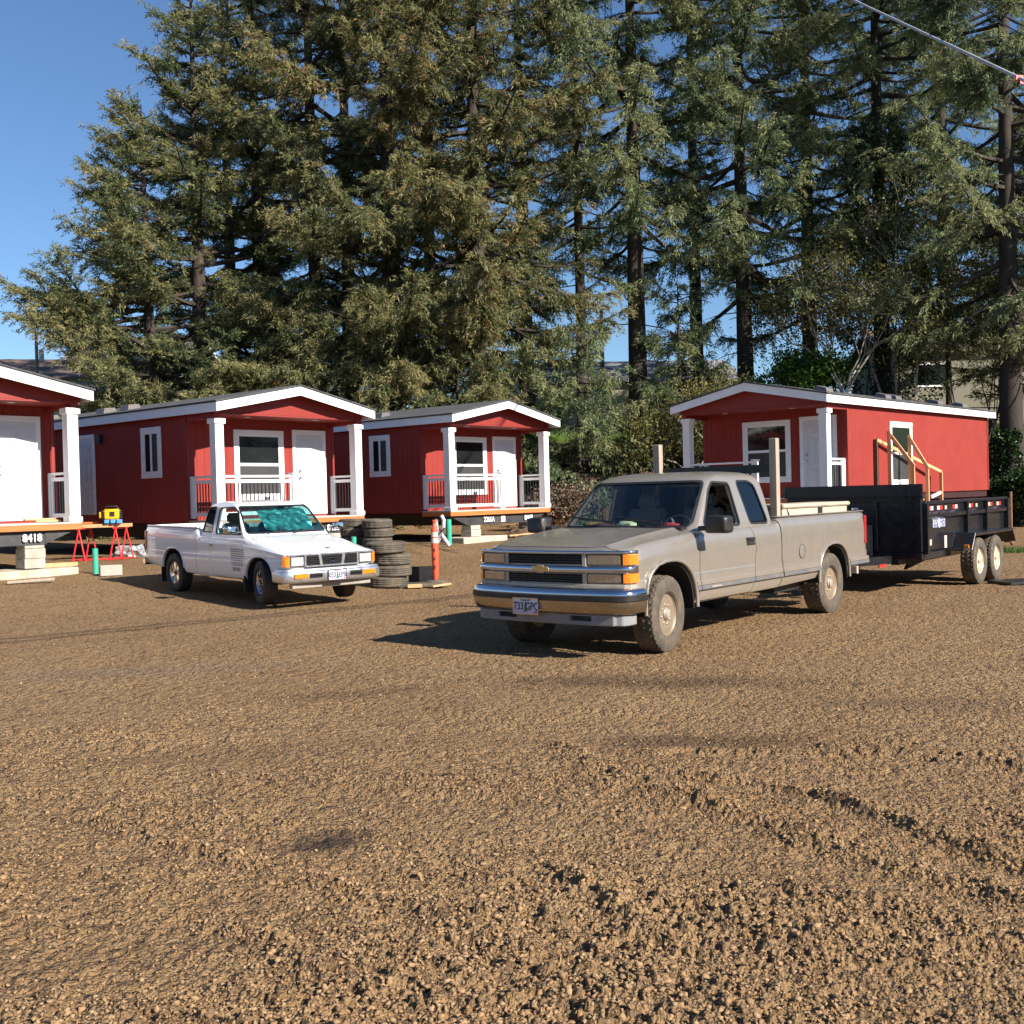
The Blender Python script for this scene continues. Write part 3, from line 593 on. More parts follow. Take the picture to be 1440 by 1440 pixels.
def roundpoly(poly, r, n=4):
    out = []; N = len(poly)
    for i in range(N):
        p0, p1, p2 = Vector(poly[i - 1]), Vector(poly[i]), Vector(poly[(i + 1) % N]); a = p1 + (p0 - p1).normalized() * r; b = p1 + (p2 - p1).normalized() * r
        for k in range(n + 1): t = k / n; out.append(tuple(a * (1 - t) ** 2 + p1 * 2 * t * (1 - t) + b * t * t))
    return out
def tyre(par, rad, wid, rim, mat_t, mat_r, mat_h, side, kind, blocks=True, steer=0):
    """wheel at par origin, axle along y, outer face toward side (+1/-1)."""
    h = wid / 2; n = 176
    prof = [(rim, -h + .02), (rim + .015, -h + .005), (rim + (rad - rim) * .45, -h - .004), (rad - .035, -h + .004), (rad - .012, -h + .014)]
    rows = 7
    tr = [(rad - .004 + (.004 if 0 < i < rows else -.004), -h + .018 + (wid - .036) * i / rows) for i in range(rows + 1)]
    prof2 = prof + tr + [(r, -z) for r, z in reversed(prof)]
    st = len(prof)
    def fn(j, k):
        if not blocks:
            return -.007 if (st < j < st + rows and (j - st) % 2 == 0) else 0
        if st <= j <= st + rows: return -.013 if ((k + 2 * (j - st)) % 5 < 2 or ((j - st) in (2, 5))) else 0
        if j == st - 1 or j == st + rows + 1: return -.012 if k % 4 == 0 else 0
        return 0
    Mx = Matrix.Rotation(-side * PI/2, 4, 'X')
    t = MB(); t.lathe(prof2, n, Mx, closed=True, fn=fn); to = t.build('tyre', mat_t, par, smooth=35)
    rr = rim + .008; r = MB(); o = h - .015
    if kind == 'steel8':
        r.lathe([(rr, -h + .02), (rr - .02, -h + .03), (rr - .022, -.01), (rr - .022, .03), (rr - .016, o - .05), (rr - .020, o - .03), (rr - .008, o - .012), (rr + .004, o), (rr + .012, o - .006), (rr + .006, o - .014), (rr - .002, o - .03)], 56, Mx, closed=False)
        r.lathe([(rr - .023, -.005), (rr - .03, .020), (rr - .045, .030), (rr - .075, .026), (.128, .030), (.122, .052), (.112, .062), (.076, .064), (.070, .05), (0, .05)], 56, Mx)
        ro = r.build('rim', mat_r, par, smooth=35)
        hb = MB(); hb.lathe([(.062, .05), (.060, .092), (.052, .100), (.048, .112), (.036, .118), (0, .118)], 28, Mx); hb.build('hub', mat_h, ro, smooth=35)
        lg = MB()
        for k in range(8): a = 2 * PI * k / 8 + .2; lg.lathe([(0, .05), (.014, .05), (.014, .086), (.009, .09), (0, .09)], 6, Mx @ Matrix.Translation((.098 * math.cos(a), .098 * math.sin(a), 0)))
        lg.build('lug_nuts', mat_r, ro)
        vt = MB()
        for k in range(8): a = 2 * PI * k / 8 + .55; vt.lathe([(0, .01), (.017, .01), (.017, .0305), (0, .0305)], 10, Mx @ Matrix.Translation(((rr - .066) * math.cos(a), (rr - .066) * math.sin(a), 0)))
        vt.build('rim_vents', M['darkhole'], ro)
    else:
        nsp = 6 if kind == 'spoke' else 5
        r.lathe([(rr, -h + .02), (rr - .02, -h + .03), (rr - .025, 0), (rr - .022, o - .04), (rr - .012, o - .012), (rr + .004, o), (rr + .010, o - .006), (rr + .004, o - .014), (rr - .006, o - .03)], 48, Mx)
        r.lathe([(0, h * .55), (.06, h * .6), (.072, h * .55), (.075, h * .35)], 32, Mx)
        for k in range(nsp):
            a = 2 * PI * k / nsp + .3; ca, sa = math.cos(a), math.sin(a)
            for da in ((-.12, .12) if kind == 'spoke' else (0,)):
                r.bar(Mx @ Vector((.06 * math.cos(a + da), .06 * math.sin(a + da), h * .48)), Mx @ Vector(((rr - .02) * math.cos(a + da * .8), (rr - .02) * math.sin(a + da * .8), h * .62)), .030 if kind == 'spoke' else .065, .02, up=(0, 1, 0))
        ro = r.build('rim', mat_r, par, smooth=35)
        b = MB(); b.lathe([(rr - .027, h * .1), (rr - .027, h * .14), (0, h * .14), (0, h * .1)], 32, Mx); b.build('brake_drum', M['darkhole'] if kind == 'spoke' else mat_h, ro)
        hb = MB(); hb.lathe([(.035, h * .5), (.035, h * .75), (.028, h * .8), (0, h * .8)], 20, Mx); hb.build('hub', mat_h, ro, smooth=35)
def wheel(par, x, y, rad, wid, rim, mats, kind, side, steer=0, blocks=True, spin=0):
    w = thing('wheel', (x, y, rad), 0); w.parent = par; w.rotation_euler = (0, 0, steer)
    tyre(w, rad, wid, rim, *mats, side, kind, blocks); return w
def fill_greenhouse(sp, par, paint):
    off = .045
    cab = MB().loft(shell_rings(sp)).build('cab', paint, par)
    boolean(cab, MB().loft([[(x, y, z - (.02 if i == 0 else 0)) for x, y, z in r] for i, r in enumerate(shell_rings(sp, off))]))
    wins = sp['wins']
    for nm, ax, poly, a, b, g in wins: boolean(cab, MB().prism(poly, a, b, ax))
    wn(cab, 35)
    for nm, ax, poly, a, b, g in wins:
        if nm == 'open': continue
        if g:
            sh = MB().loft(shell_rings(sp, .010)).build(nm, g, par); boolean(sh, MB().loft([[(x, y, z - (.03 if i == 0 else 0)) for x, y, z in r] for i, r in enumerate(shell_rings(sp, .014, .02))]))
            boolean(sh, MB().prism(poly_off(poly, .010), a, b, ax), 'INTERSECT'); wn(sh, 40)
        se = MB().loft(shell_rings(sp, -.0015)).build(nm + '_seal', M['seal'], par); boolean(se, MB().loft([[(x, y, z - (.03 if i == 0 else 0)) for x, y, z in r] for i, r in enumerate(shell_rings(sp, .012, .02))]))
        boolean(se, MB().prism(poly_off(poly, sp['sealw']), a, b, ax), 'INTERSECT'); boolean(se, MB().prism(poly_off(poly, -.002), a - .1, b + .1, ax))
    return cab
def panel(body, name, prisms, gap, mats, par, depth_box=None):
    """cut the panel out of the body with an open gap round it; prisms = list of (poly, a, b, axis)"""
    p = bpy.data.objects.new(name, body.data.copy()); COL.objects.link(p); p.parent = par
    poly, a, b, ax = prisms
    boolean(p, MB().prism(poly_off(poly, -gap / 2), a, b, ax), 'INTERSECT')
    e = .0 
    boolean(body, MB().prism(poly_off(poly, gap / 2), a - (.002 if a < 0 and b <= 0 else 0), b + (.002 if a >= 0 else 0), ax))
    wn(p); return p
def seat(par, x, y, w, zseat, mat_, rest=.62):
    s = MB(); s.box(x, x + .5, y - w / 2, y + w / 2, zseat - .16, zseat)
    Mx = Matrix.Translation((x + .46, 0, zseat - .05)) @ Matrix.Rotation(R(14), 4, 'Y'); s.box(-.01, .13, y - w / 2, y + w / 2, 0, rest, M=Mx)
    s.box(-.0, .10, y - .14, y + .14, rest + .0, rest + .17, M=Mx)
    return s.build('seat', mat_, par, bevel=.035, seg=3, smooth=40)
def plate(par, Mx, s1, s2, tcol, rim=None):
    w, h = .305, .152
    b = MB(); b.box(-w / 2, w / 2, -h / 2, h / 2, 0, .003, M=Mx); o = b.build('licence_plate', PM['sky'], par)
    f = MB()
    for a in ((-w / 2 - .006, w / 2 + .006, h / 2 - .004, h / 2 + .006), (-w / 2 - .006, w / 2 + .006, -h / 2 - .006, -h / 2 + .004), (-w / 2 - .006, -w / 2 + .004, -h / 2 + .004, h / 2 - .004), (w / 2 - .004, w / 2 + .006, -h / 2 + .004, h / 2 - .004)): f.box(*a, .001, .007, M=Mx)
    f.build('plate_frame', rim or M['chrome'], o)
    hl = MB(); hl.prism([(-w / 2 + .005, -.05), (-.09, -.02), (-.03, -.045), (.04, -.015), (.09, -.04), (w / 2 - .005, -.02), (w / 2 - .005, -h / 2 + .006), (-w / 2 + .005, -h / 2 + .006)], .0032, .0036, 'z', M=Mx); hl.build('plate_hills', PM['hill'], o)
    tr = MB()
    for k in range(4): z0 = -.055 + k * .026; ww = .030 - k * .006; tr.prism([(-ww, z0), (ww, z0), (0, z0 + .045)], .0040 + k * .0002, .0044 + k * .0002, 'z', M=Mx)
    tr.build('plate_tree', PM['tree'], o)
    text('plate_digits', s1, .105, Mx @ Matrix.Translation((-.085, -.004, .004)), tcol, o, .001, .78, .002); text('plate_digits', s2, .105, Mx @ Matrix.Translation((.085, -.004, .004)), tcol, o, .001, .78, .002)
    text('plate_state', 'OREGON', .026, Mx @ Matrix.Translation((0, .058, .004)), tcol, o, .001, 1.1); k = MB(); k.box(.115, .14, -.068, -.05, .004, .005, M=Mx); k.build('plate_sticker', M['reflr'], o)
    return o
PM = dict(sky=mat('plate_sky', (.62, .58, .66), .4, var=.05), hill=mat('plate_hills', (.52, .42, .60), .4, var=.05), tree=mat('plate_tree_green', (.02, .16, .08), .5), navy=mat('plate_navy', (.02, .025, .09), .5))
def arch_lip(par, a, y, r, mat_, name='wheel_arch_lip'):
    for s_ in (-1, 1): m = MB(); m.tube([(x, s_ * y, z) for x, z in a if z > .40], r, 8); m.build(name, mat_, par, smooth=60)
def rings_x(a, b, d): n = int(round((b - a) / d)); return [a + (b - a) * i / n for i in range(n + 1)]

# ---------- champagne full-size pickup
T1 = thing('pickup_truck', (.813, 11.486, 0), PI/2 - .682, 'dusty champagne extended-cab pickup with amber corner lamps and wooden posts in its bed', 'pickup truck', 'pickups parked on the gravel')
PA = M['champagne']
XS = [-.805, -.80, -.785, -.76, -.72] + rings_x(-.66, 5.10, .08) + [5.15, 5.18]
sp1 = dict(xs=XS, w=[(-.805, .875), (-.76, .895), (-.70, .918), (-.6, .945), (.3, .962), (2.5, .962), (4.8, .958), (5.1, .94), (5.18, .92)],
 zs=[(-.805, 1.035), (-.78, 1.055), (-.72, 1.068), (-.3, 1.115), (.2, 1.155), (.6, 1.185), (2.5, 1.20), (2.51, 1.265), (5.1, 1.275), (5.18, 1.27)],
 zc=[(-.805, 1.04), (-.79, 1.075), (-.76, 1.095), (-.70, 1.112), (-.3, 1.165), (.2, 1.215), (.5, 1.235), (.6, 1.2), (2.5, 1.2), (2.51, 1.27), (5.18, 1.272)],
 zb=[(-.81, .68), (-.5, .62), (-.45, .43), (2.4, .44), (3.6, .47), (4.4, .50), (5.18, .56)], tuck=[(-.8, .0), (.4, .03), (5.2, .03)], crease=.765, ridge=.016)
body = body_solid(sp1).build('body', PA, T1)
AF = arch(.0, .50, .91, .42); AR = arch(4.03, .46, .885, .44)
for a in (AF, AR):
    for y0, y1 in ((-1.2, -.55), (.55, 1.2)): boolean(body, MB().prism(a, y0, y1))
bedp = bpy.data.objects.new('bed', body.data.copy()); COL.objects.link(bedp); bedp.parent = T1
boolean(body, MB().box(2.498, 6, -2, 2, -1, 3)); boolean(bedp, MB().box(-3, 2.516, -2, 2, -1, 3))
boolean(bedp, MB().box(2.56, 5.11, -.80, .80, .75, 2)); wn(bedp)
boolean(body, MB().box(.62, 2.44, -.80, .80, .62, 1.6))                       # cabin floor and footwell
boolean(body, MB().box(-.62, .35, -.62, .62, .2, .98))                        # engine bay
for s_ in (-1, 1):
    dp = [(.575, .46), (.595, 1.3), (1.80, 1.3), (1.855, .95), (1.80, .66), (1.78, .46)]
    d = panel(body, 'door', (dp, *((-1.1, -.83) if s_ < 0 else (.83, 1.1)), 'y'), .010, None, T1)
    h = MB(); h.box(1.63, 1.80, min(s_ * .945, s_ * .968), max(s_ * .945, s_ * .968), .99, 1.075); h.box(1.655, 1.79, min(s_ * .962, s_ * .985), max(s_ * .962, s_ * .985), 1.045, 1.068); h.build('door_handle', M['black'], d, bevel=.006)
    ke = MB(); ke.lathe([(0, 0), (.012, 0), (.012, .004), (0, .004)], 12, Matrix.Translation((1.815, s_ * .957, 1.0)) @ Matrix.Rotation(-s_ * PI/2, 4, 'X')); ke.build('keyhole', M['chrome'], d)
    # mirror
    mr = MB(); mr.bar((.66, s_ * .93, 1.215), (.66, s_ * 1.06, 1.22), .16, .05); mr.build('mirror', M['black'], T1, bevel=.012)
    mo = [c for c in T1.children if c.name.startswith('mirror')][-1]
    ms = MB(); ring = []
    for (x, k) in ((.54, .82), (.56, .95), (.62, 1), (.69, 1.0), (.71, .96)):
        ring.append([(x, s_ * (1.16 + a * k), 1.26 + b * k) for a, b in roundpoly([(-.135, -.095), (.125, -.095), (.125, .085), (-.115, .095)], .045)])
    ms.loft(ring).build('mirror_housing', M['black'], mo, smooth=50)
    mg = MB(); mg.box(.712, .714, min(s_ * 1.04, s_ * 1.27), max(s_ * 1.04, s_ * 1.27), 1.18, 1.34); mg.build('mirror_glass', M['chrome'], mo)
hp = panel(body, 'hood', ([(-.770, -.865), (.30, -.872), (.52, -.80), (.585, -.5), (.60, 0), (.585, .5), (.52, .80), (.30, .872), (-.770, .865)], .985, 1.5, 'z'), .010, None, T1)
wn(body)
arch_lip(T1, arch(.0, .515, .925, .42, z0=.45), .955, .020, PA); arch_lip(T1, arch(4.03, .475, .90, .44, z0=.48), .952, .018, PA)
for ax, cx in ((AF, 0), (AR, 4.03)):   # dark inner liners
    for s_ in (-1, 1):
        ln = MB(); pts = [(x + (cx - x) * .015, z - .008) for x, z in ax if z > .42]; pts2 = [(x + (cx - x) * .05, z - .02) for x, z in ax if z > .42]; y0, y1 = s_ * .56, s_ * .93
        ln.loft([[(x, y0, z) for x, z in pts] + [(x, y0, z) for x, z in reversed(pts2)], [(x, y1, z) for x, z in pts] + [(x, y1, z) for x, z in reversed(pts2)]]); ln.build('wheel_liner', M['darkhole'], T1)
# greenhouse
sp1['cab'] = [(1.17, .50, .62, 2.47, .885, .10), (1.25, .585, .70, 2.47, .872, .10), (1.40, .735, .84, 2.47, .832, .10), (1.55, .885, .98, 2.465, .79, .10), (1.68, 1.02, 1.10, 2.455, .752, .11), (1.735, 1.09, 1.165, 2.44, .730, .13), (1.775, 1.17, 1.25, 2.40, .69, .16), (1.805, 1.30, 1.38, 2.30, .61, .20), (1.822, 1.50, 1.56, 2.12, .45, .2)]
sp1['sealw'] = .022
wsp = roundpoly([(-.79, 1.245), (.79, 1.245), (.690, 1.700), (-.690, 1.700)], .05)
dwin = roundpoly([(.83, 1.245), (1.62, 1.225), (1.60, 1.675), (1.235, 1.69), (1.12, 1.60)], .045)
qwin = roundpoly([(1.88, 1.235), (2.30, 1.225), (2.20, 1.65), (2.08, 1.695), (1.80, 1.695)], .05)
rwin = roundpoly([(-.66, 1.26), (.66, 1.26), (.60, 1.66), (-.60, 1.66)], .05)
sp1['wins'] = [('windshield', 'x', wsp, .3, 1.35, M['carglass']), ('door_window', 'y', dwin, -1.1, -.60, None), ('door_window', 'y', dwin, .60, 1.1, M['carglass']), ('quarter_window', 'y', qwin, -1.1, -.60, M['darkglass']), ('quarter_window', 'y', qwin, .60, 1.1, M['darkglass']), ('rear_window', 'x', rwin, 2.30, 2.6, M['darkglass'])]
fill_greenhouse(sp1, T1, PA)
# door upper frame lines
dl = MB()
for s_ in (-1, 1):
    pass
# cab interior
for y in (-.38, .38): seat(T1, 1.12, y, .50, .98, M['cabcloth'], .50)
rs = MB(); rs.box(2.12, 2.36, -.7, .7, .64, 1.28); rs.build('rear_bench', M['cabcloth'], T1, bevel=.03)
ds = MB(); ds.prism([(.60, .72), (.60, 1.19), (.72, 1.215), (.98, 1.20), (1.02, 1.12), (.98, .72)], -.79, .79); ds.build('dashboard', M['dash'], T1, bevel=.02, seg=2, smooth=50)
sw = MB(); Mx = Matrix.Translation((1.08, -.38, 1.17)) @ Matrix.Rotation(R(-62), 4, 'Y'); sw.tube([Mx @ Vector((.19 * math.cos(a), .19 * math.sin(a), 0)) for a in [2 * PI * k / 24 for k in range(25)]], .014, 6, caps=False)
for a in (0.5, 2.6, 4.7): sw.bar(Mx @ Vector((0, 0, -.03)), Mx @ Vector((.18 * math.cos(a), .18 * math.sin(a), 0)), .03, .012)
sw.build('steering_wheel', M['black'], T1, smooth=50)
# things lying on the dashboard
def lump(seed, loc, s, m, name, lab, cat):
    rd = random.Random(seed); bm = bmesh.new(); bmesh.ops.create_icosphere(bm, subdivisions=2, radius=1)
    for v in bm.verts: v.co = Vector((v.co.x * s[0], v.co.y * s[1], max(-.6, v.co.z) * s[2])) * rd.uniform(.8, 1.15)
    me = bpy.data.meshes.new(name); bm.to_mesh(me); bm.free(); me.materials.append(m); shade(me, 50); o = bpy.data.objects.new(name, me); COL.objects.link(o); o.location = T1.matrix_world @ Vector(loc) if False else tw1(loc); o.rotation_euler = (0, 0, T1.rotation_euler.z); return tag(o, lab, cat)
def tw1(p): a = PI/2 - .682; return (.813 + p[0] * math.cos(a) - p[1] * math.sin(a), 11.486 + p[0] * math.sin(a) + p[1] * math.cos(a), p[2])
capm = mat('pale_green_cloth', (.50, .52, .36), .9); ragm = mat('dark_rag_cloth', (.12, .04, .05), .95, var=.5, scale=9); redm = mat('red_cloth', (.5, .03, .05), .9)
lump(1, (.80, .08, 1.245), (.09, .14, .05), capm, 'cap', 'pale green cap on the dashboard of the champagne pickup', 'cap')
lump(2, (.78, .38, 1.235), (.09, .16, .04), ragm, 'rag', 'dark rag on the passenger side of the champagne pickup dashboard', 'rag')
lump(3, (.80, -.50, 1.235), (.07, .13, .04), redm, 'cloth', 'red cloth behind the windscreen of the champagne pickup, driver side', 'cloth')
# wipers
wp = MB()
for y0, y1 in ((-.62, .02), (.0, .62)): wp.tube([(.51, y0, 1.262), (.60, (y0 + y1) / 2, 1.30), (.665, y1, 1.318)], .008, 5); wp.bar((.60, (y0 + y1) / 2 - .2, 1.285), (.68, y1 + .12, 1.345), .008, .02)
wp.build('wipers', M['black'], T1)
cw = MB(); cw.prism([(-.80, .48), (-.4, .53), (.4, .53), (.80, .48), (.80, .60), (-.80, .60)], 1.205, 1.232, 'z', M=Matrix(((0, 1, 0, 0), (1, 0, 0, 0), (0, 0, 1, 0), (0, 0, 0, 1)))); cw.build('cowl_grille', M['black'], T1)
# front end
fx = -.812
def fbox(mb, y0, y1, z0, z1, d0=0, d1=.03, mi=0):
    n = max(1, int((y1 - y0) / .08)); ys = [y0 + (y1 - y0) * k / n for k in range(n + 1)]
    mb.prism([(fx - d1, y) for y in ys] + [(fx - d0 + .02, y) for y in reversed(ys)], z0, z1, 'z', mi)
gp = MB(); fbox(gp, -.86, .86, .70, 1.05, 0, .004); gp.build('grille_panel', M['silver'], T1, bevel=.004)
gr = MB()
for z0, z1 in ((.925, 1.020), (.745, .830)):
    fbox(gr, -.455, .455, z0, z1, 0, .008)
gi = gr.build('grille', M['darkhole'], T1)
sl = MB()
for z0, z1 in ((.925, 1.020), (.745, .830)):
    for k in range(1, 4): z = z0 + (z1 - z0) * k / 4; fbox(sl, -.455, .455, z - .005, z + .005, .004, .022)
    for k in range(-5, 6): fbox(sl, k * .082 - .003, k * .082 + .003, z0, z1, .004, .016)
sl.build('grille_bars', M['black'], gi)
ch = MB()
def curvebar(mb, z0, z1, d, hw=.950, wrap=.10):
    pts = [(-hw, wrap), (-hw + .02, .035), (-hw + .07, .004)] + [(-.8 + 1.6 * k / 10, -.012 * (1 - (k / 5 - 1) ** 2)) for k in range(11)] + [(hw - .07, .004), (hw - .02, .035), (hw, wrap)]
    out = [(fx - d + x, y) for y, x in pts]; inn = [(fx + .02 + x, y * .985) for y, x in pts]
    mb.prism(out + inn[::-1], z0, z1, 'z')
def roundbar(z0, z1, d, name, m, par, hw=.950, wrap=.10, flat=.5):
    pts = [(-hw, wrap), (-hw + .02, .035), (-hw + .07, .004)] + [(-.86 + 1.72 * k / 16, -.012 * (1 - (k / 8 - 1) ** 2)) for k in range(17)] + [(hw - .07, .004), (hw - .02, .035), (hw, wrap)]
    zc, hh = (z0 + z1) / 2, (z1 - z0) / 2; prof = [(-.02, -hh)] + [(d * (abs(math.cos(t)) ** flat), hh * math.sin(t)) for t in [(-90 + 180 * k / 10) * PI / 180 for k in range(11)]] + [(-.02, hh)]
    mb = MB(); mb.loft([[(fx - dd + x, y, zc + zz) for dd, zz in prof] for y, x in pts]); return mb.build(name, m, par, smooth=60)
roundbar(1.022, 1.056, .026, 'chrome_bar', M['chrome'], T1); roundbar(.838, .910, .050, 'chrome_bar', M['chrome'], T1)
lowb = MB(); curvebar(lowb, .698, .735, .022); 
for s_ in (-1, 1):
    for z0, z1 in ((.906, 1.026), (.735, .845)): fbox(lowb, min(s_ * .455, s_ * .50), max(s_ * .455, s_ * .50), z0, z1, 0, .024)
lowb.build('grille_surround', M['silver'], T1, bevel=.005)
for s_ in (-1, 1):
    for z0, z1 in ((.918, 1.020), (.745, .838)):
        hl = MB(); fbox(hl, min(s_ * .51, s_ * .845), max(s_ * .51, s_ * .845), z0 + .006, z1 - .006, 0, .020); ho = hl.build('headlight', M['lens'], T1, bevel=.008, seg=2)
        fr = MB()
        fbox(fr, min(s_ * .503, s_ * .858), max(s_ * .505, s_ * .85), z0, z1, 0, .010); fr.build('headlight_bezel', M['black'], ho)
        am = MB(); y0, y1 = .868, .952; pts = [(fx - .020, s_ * y0), (fx - .014, s_ * .895), (fx + .000, s_ * .925), (fx + .03, s_ * .945), (fx + .115, s_ * .955), (fx + .115, s_ * .92), (fx + .02, s_ * y0)]
        am.prism(pts, z0 + .002, z1 - .002, 'z'); am.build('corner_lamp', M['amber'], T1, bevel=.004)
bt = MB(); bt.prism([(-.105, .012), (-.085, .030), (-.038, .030), (-.038, .042), (.038, .042), (.038, .030), (.105, .030), (.085, -.014), (.038, -.014), (.038, -.030), (-.038, -.030), (-.038, -.014), (-.105, -.014)], 0, .012, 'x', M=Matrix.Translation((fx - .066, 0, .872)) @ Matrix.Diagonal((1, 1, 1, 1))); bt.build('emblem', M['gold'], T1, bevel=.003)
SWEEP = .115
def sweep(T, amt, x0, x1, yr):
    for o in T.children:
        for q in [o] + list(o.children):
            if q.type != 'MESH' or q.get('swept'): continue
            n = len(q.data.vertices); co = np.empty(n * 3, np.float32); q.data.vertices.foreach_get('co', co); co = co.reshape(-1, 3)
            if co[:, 0].min() > x1: continue
            co[:, 0] += amt * np.minimum(1.4, np.abs(co[:, 1]) / yr) ** 2.2 * sm(x1, x0, co[:, 0]); q.data.vertices.foreach_set('co', co.ravel()); q.data.update()
sweep(T1, SWEEP, -.78, -.35, .9)
# bumper: chrome top, black rub strip, lower chrome face
def bump(mb, z0, z1, out, hw=.985, back=.06, wrap=.34, cr=.03):
    pts = [(-hw, wrap), (-hw, .10), (-hw + .03, .045), (-hw + .09, .02)] + [(-.8 + 1.6 * k / 12, -.045 * (1 - (k / 6 - 1) ** 2)) for k in range(13)] + [(hw - .09, .02), (hw - .03, .045), (hw, .10), (hw, wrap)]
    o = [(-.845 - out + x, y + math.copysign(out * .4, y)) for y, x in pts]; i = [(-.845 + back + x * .8, y * .965) for y, x in pts]
    mb.prism(o + i[::-1], z0, z1, 'z')
def bumpath(hw, wrap): return [(-hw, wrap), (-hw, .20), (-hw + .010, .135), (-hw + .040, .085), (-hw + .09, .055)] + [(-.82 + 1.64 * k / 16, -.045 + .085 * (k / 8 - 1) ** 2) for k in range(17)] + [(hw - .09, .055), (hw - .040, .085), (hw - .010, .135), (hw, .20), (hw, wrap)]
def bumpsweep(prof, name, m, par, hw=.945, wrap=.34, ox=-.845, path=None):
    mb = MB(); P = path or bumpath(hw, wrap)
    rings = []
    for i, (y, x) in enumerate(P):
        a = P[max(0, i - 1)]; b = P[min(len(P) - 1, i + 1)]; t = Vector((b[1] - a[1], b[0] - a[0])).normalized(); nx, ny = -t.y, t.x   # outward in plan
        rings.append([(ox + x + nx * d, y + ny * d, z) for d, z in prof])
    mb.loft(rings); return mb.build(name, m, par, smooth=45)
bumpsweep([(-.05, .636), (.046, .636), (.046, .648), (.040, .664), (.028, .682), (.008, .696), (-.05, .70)], 'bumper', M['chrome'], T1)
bo = [c for c in T1.children if c.name.startswith('bumper')][-1]
bumpsweep([(-.02, .578), (.052, .578), (.062, .586), (.062, .628), (.052, .635), (-.02, .635)], 'rub_strip', M['black'], bo)
bumpsweep([(-.05, .455), (.0, .455), (.016, .462), (.032, .485), (.044, .515), (.050, .545), (.050, .577), (-.05, .577)], 'bumper_face', mat('dusty_chrome', (.44, .37, .29), .24, .95, var=.10, dirt=(.24, .18, .12), dirt_amt=.35, dirt_scale=1.5), bo)
vl = MB(); bump(vl, .345, .455, -.03, hw=.90, back=.08, wrap=.25); v = vl.build('front_valance', M['valance'], T1, bevel=.01)
sh_ = MB()
for y in (-.45, .45): sh_.box(-.90, -.80, y - .12, y + .12, .385, .435)
boolean(v, sh_); sb = MB(); sb.box(-.80, -.78, -.62, .62, .37, .45); sb.build('tow_slot_backing', M['darkhole'], v)
plate(T1, face_M((-.955, .13, .515), (0, -1, 0), (0, 0, 1)), '733', 'GPQ', PM['navy'])
# side trim strip with darker lower half
for (x0, x1) in ((.50, .572), (.585, 1.775), (1.79, 2.492), (2.522, 3.55), (4.50, 5.12)):
    for s_ in (-1, 1):
        t = MB(); y = .962
        t.box(x0, x1, min(s_ * (y - .006), s_ * (y + .014)), max(s_ * (y - .006), s_ * (y + .014)), .628, .678); to = t.build('side_moulding', M['champagne'], T1, bevel=.006)
        t = MB(); t.box(x0, x1, min(s_ * (y - .006), s_ * (y + .018)), max(s_ * (y - .006), s_ * (y + .018)), .582, .627); t.build('rub_insert', M['trim'], to, bevel=.005)
for s_ in (-1, 1):
    bd = MB(); bd.prism([(.76, .600), (.80, .612), (.98, .612), (1.0, .600), (.98, .596), (.79, .596)], min(s_ * .979, s_ * .984), max(s_ * .979, s_ * .984), 'y'); bd.build('badge', M['silver'], T1)
    fd = MB(); fd.lathe([(.082, 0), (.082, .004), (.078, .006), (0, .006)], 28, Matrix.Translation((3.06, s_ * .953, .845)) @ Matrix.Rotation(-s_ * PI/2, 4, 'X'))
    if s_ < 0: fd.build('fuel_door', PA, T1, smooth=40); fg = MB(); fg.tube([(3.06 + .085 * math.cos(a), -.957, .845 + .085 * math.sin(a)) for a in [2 * PI * k / 28 for k in range(29)]], .003, 5, caps=False); fg.build('fuel_door_gap', M['seal'], T1)
    tl_ = MB(); tl_.prism([(5.07, s_ * .947), (5.13, s_ * .941), (5.192, s_ * .925), (5.192, s_ * .80), (5.12, s_ * .80)], .84, 1.22, 'z'); tl_.build('tail_lamp', M['redlens'], T1, bevel=.008)
br = MB(); br.lathe([(0, 0), (.03, 0), (.03, .01), (0, .01)], 8); 
bl = MB(); bl.box(2.52, 5.14, -.962 + .06, -.80, 1.272, 1.286); bl.box(2.52, 5.14, .80, .90, 1.272, 1.286); bl.build('bed_rail_cap', PA, T1, bevel=.005)
rb = MB(); rb.prism([(5.19, -.93), (5.33, -.90), (5.36, -.7), (5.36, .7), (5.33, .90), (5.19, .93)], .60, .72, 'z'); rb.build('rear_bumper', M['chrome'], T1, bevel=.015, seg=2)
lt = MB(); lt.tube([(5.05, -.86, 1.30), (5.0, -.86, 1.315), (4.88, -.855, 1.31)], .012, 6); lt.build('tailgate_latch', M['chrome'], T1)
# underbody
ub = MB(); ub.box(-.5, 5.1, -.42, -.34, .42, .56); ub.box(-.5, 5.1, .34, .42, .42, .56); ub.box(1.0, 2.3, -.30, .30, .40, .6); ub.tube([(0, -.75, .387), (0, .75, .387)], .05, 8); ub.tube([(4.0, -.75, .387), (4.0, .75, .387)], .05, 8); ub.lathe([(0, -.16), (.10, -.14), (.15, 0), (.10, .14), (0, .16)], 16, Matrix.Translation((4.0, 0, .39)) @ Matrix.Rotation(PI/2, 4, 'X')); ub.tube([(2.2, .4, .42), (3.0, .42, .45), (3.7, .5, .5)], .07, 8); ub.box(2.7, 3.4, -.75, -.40, .36, .60)
ub.build('chassis', M['black'], T1)
WM = (M['rubber'], M['tanrim'], M['silver'])
for x, s_ in ((0, -1), (0, 1), (4.0, -1), (4.0, 1)):
    wheel(T1, x, s_ * .80, .387, .25, .212, WM, 'steel8', s_, steer=(.10 if x == 0 else 0))
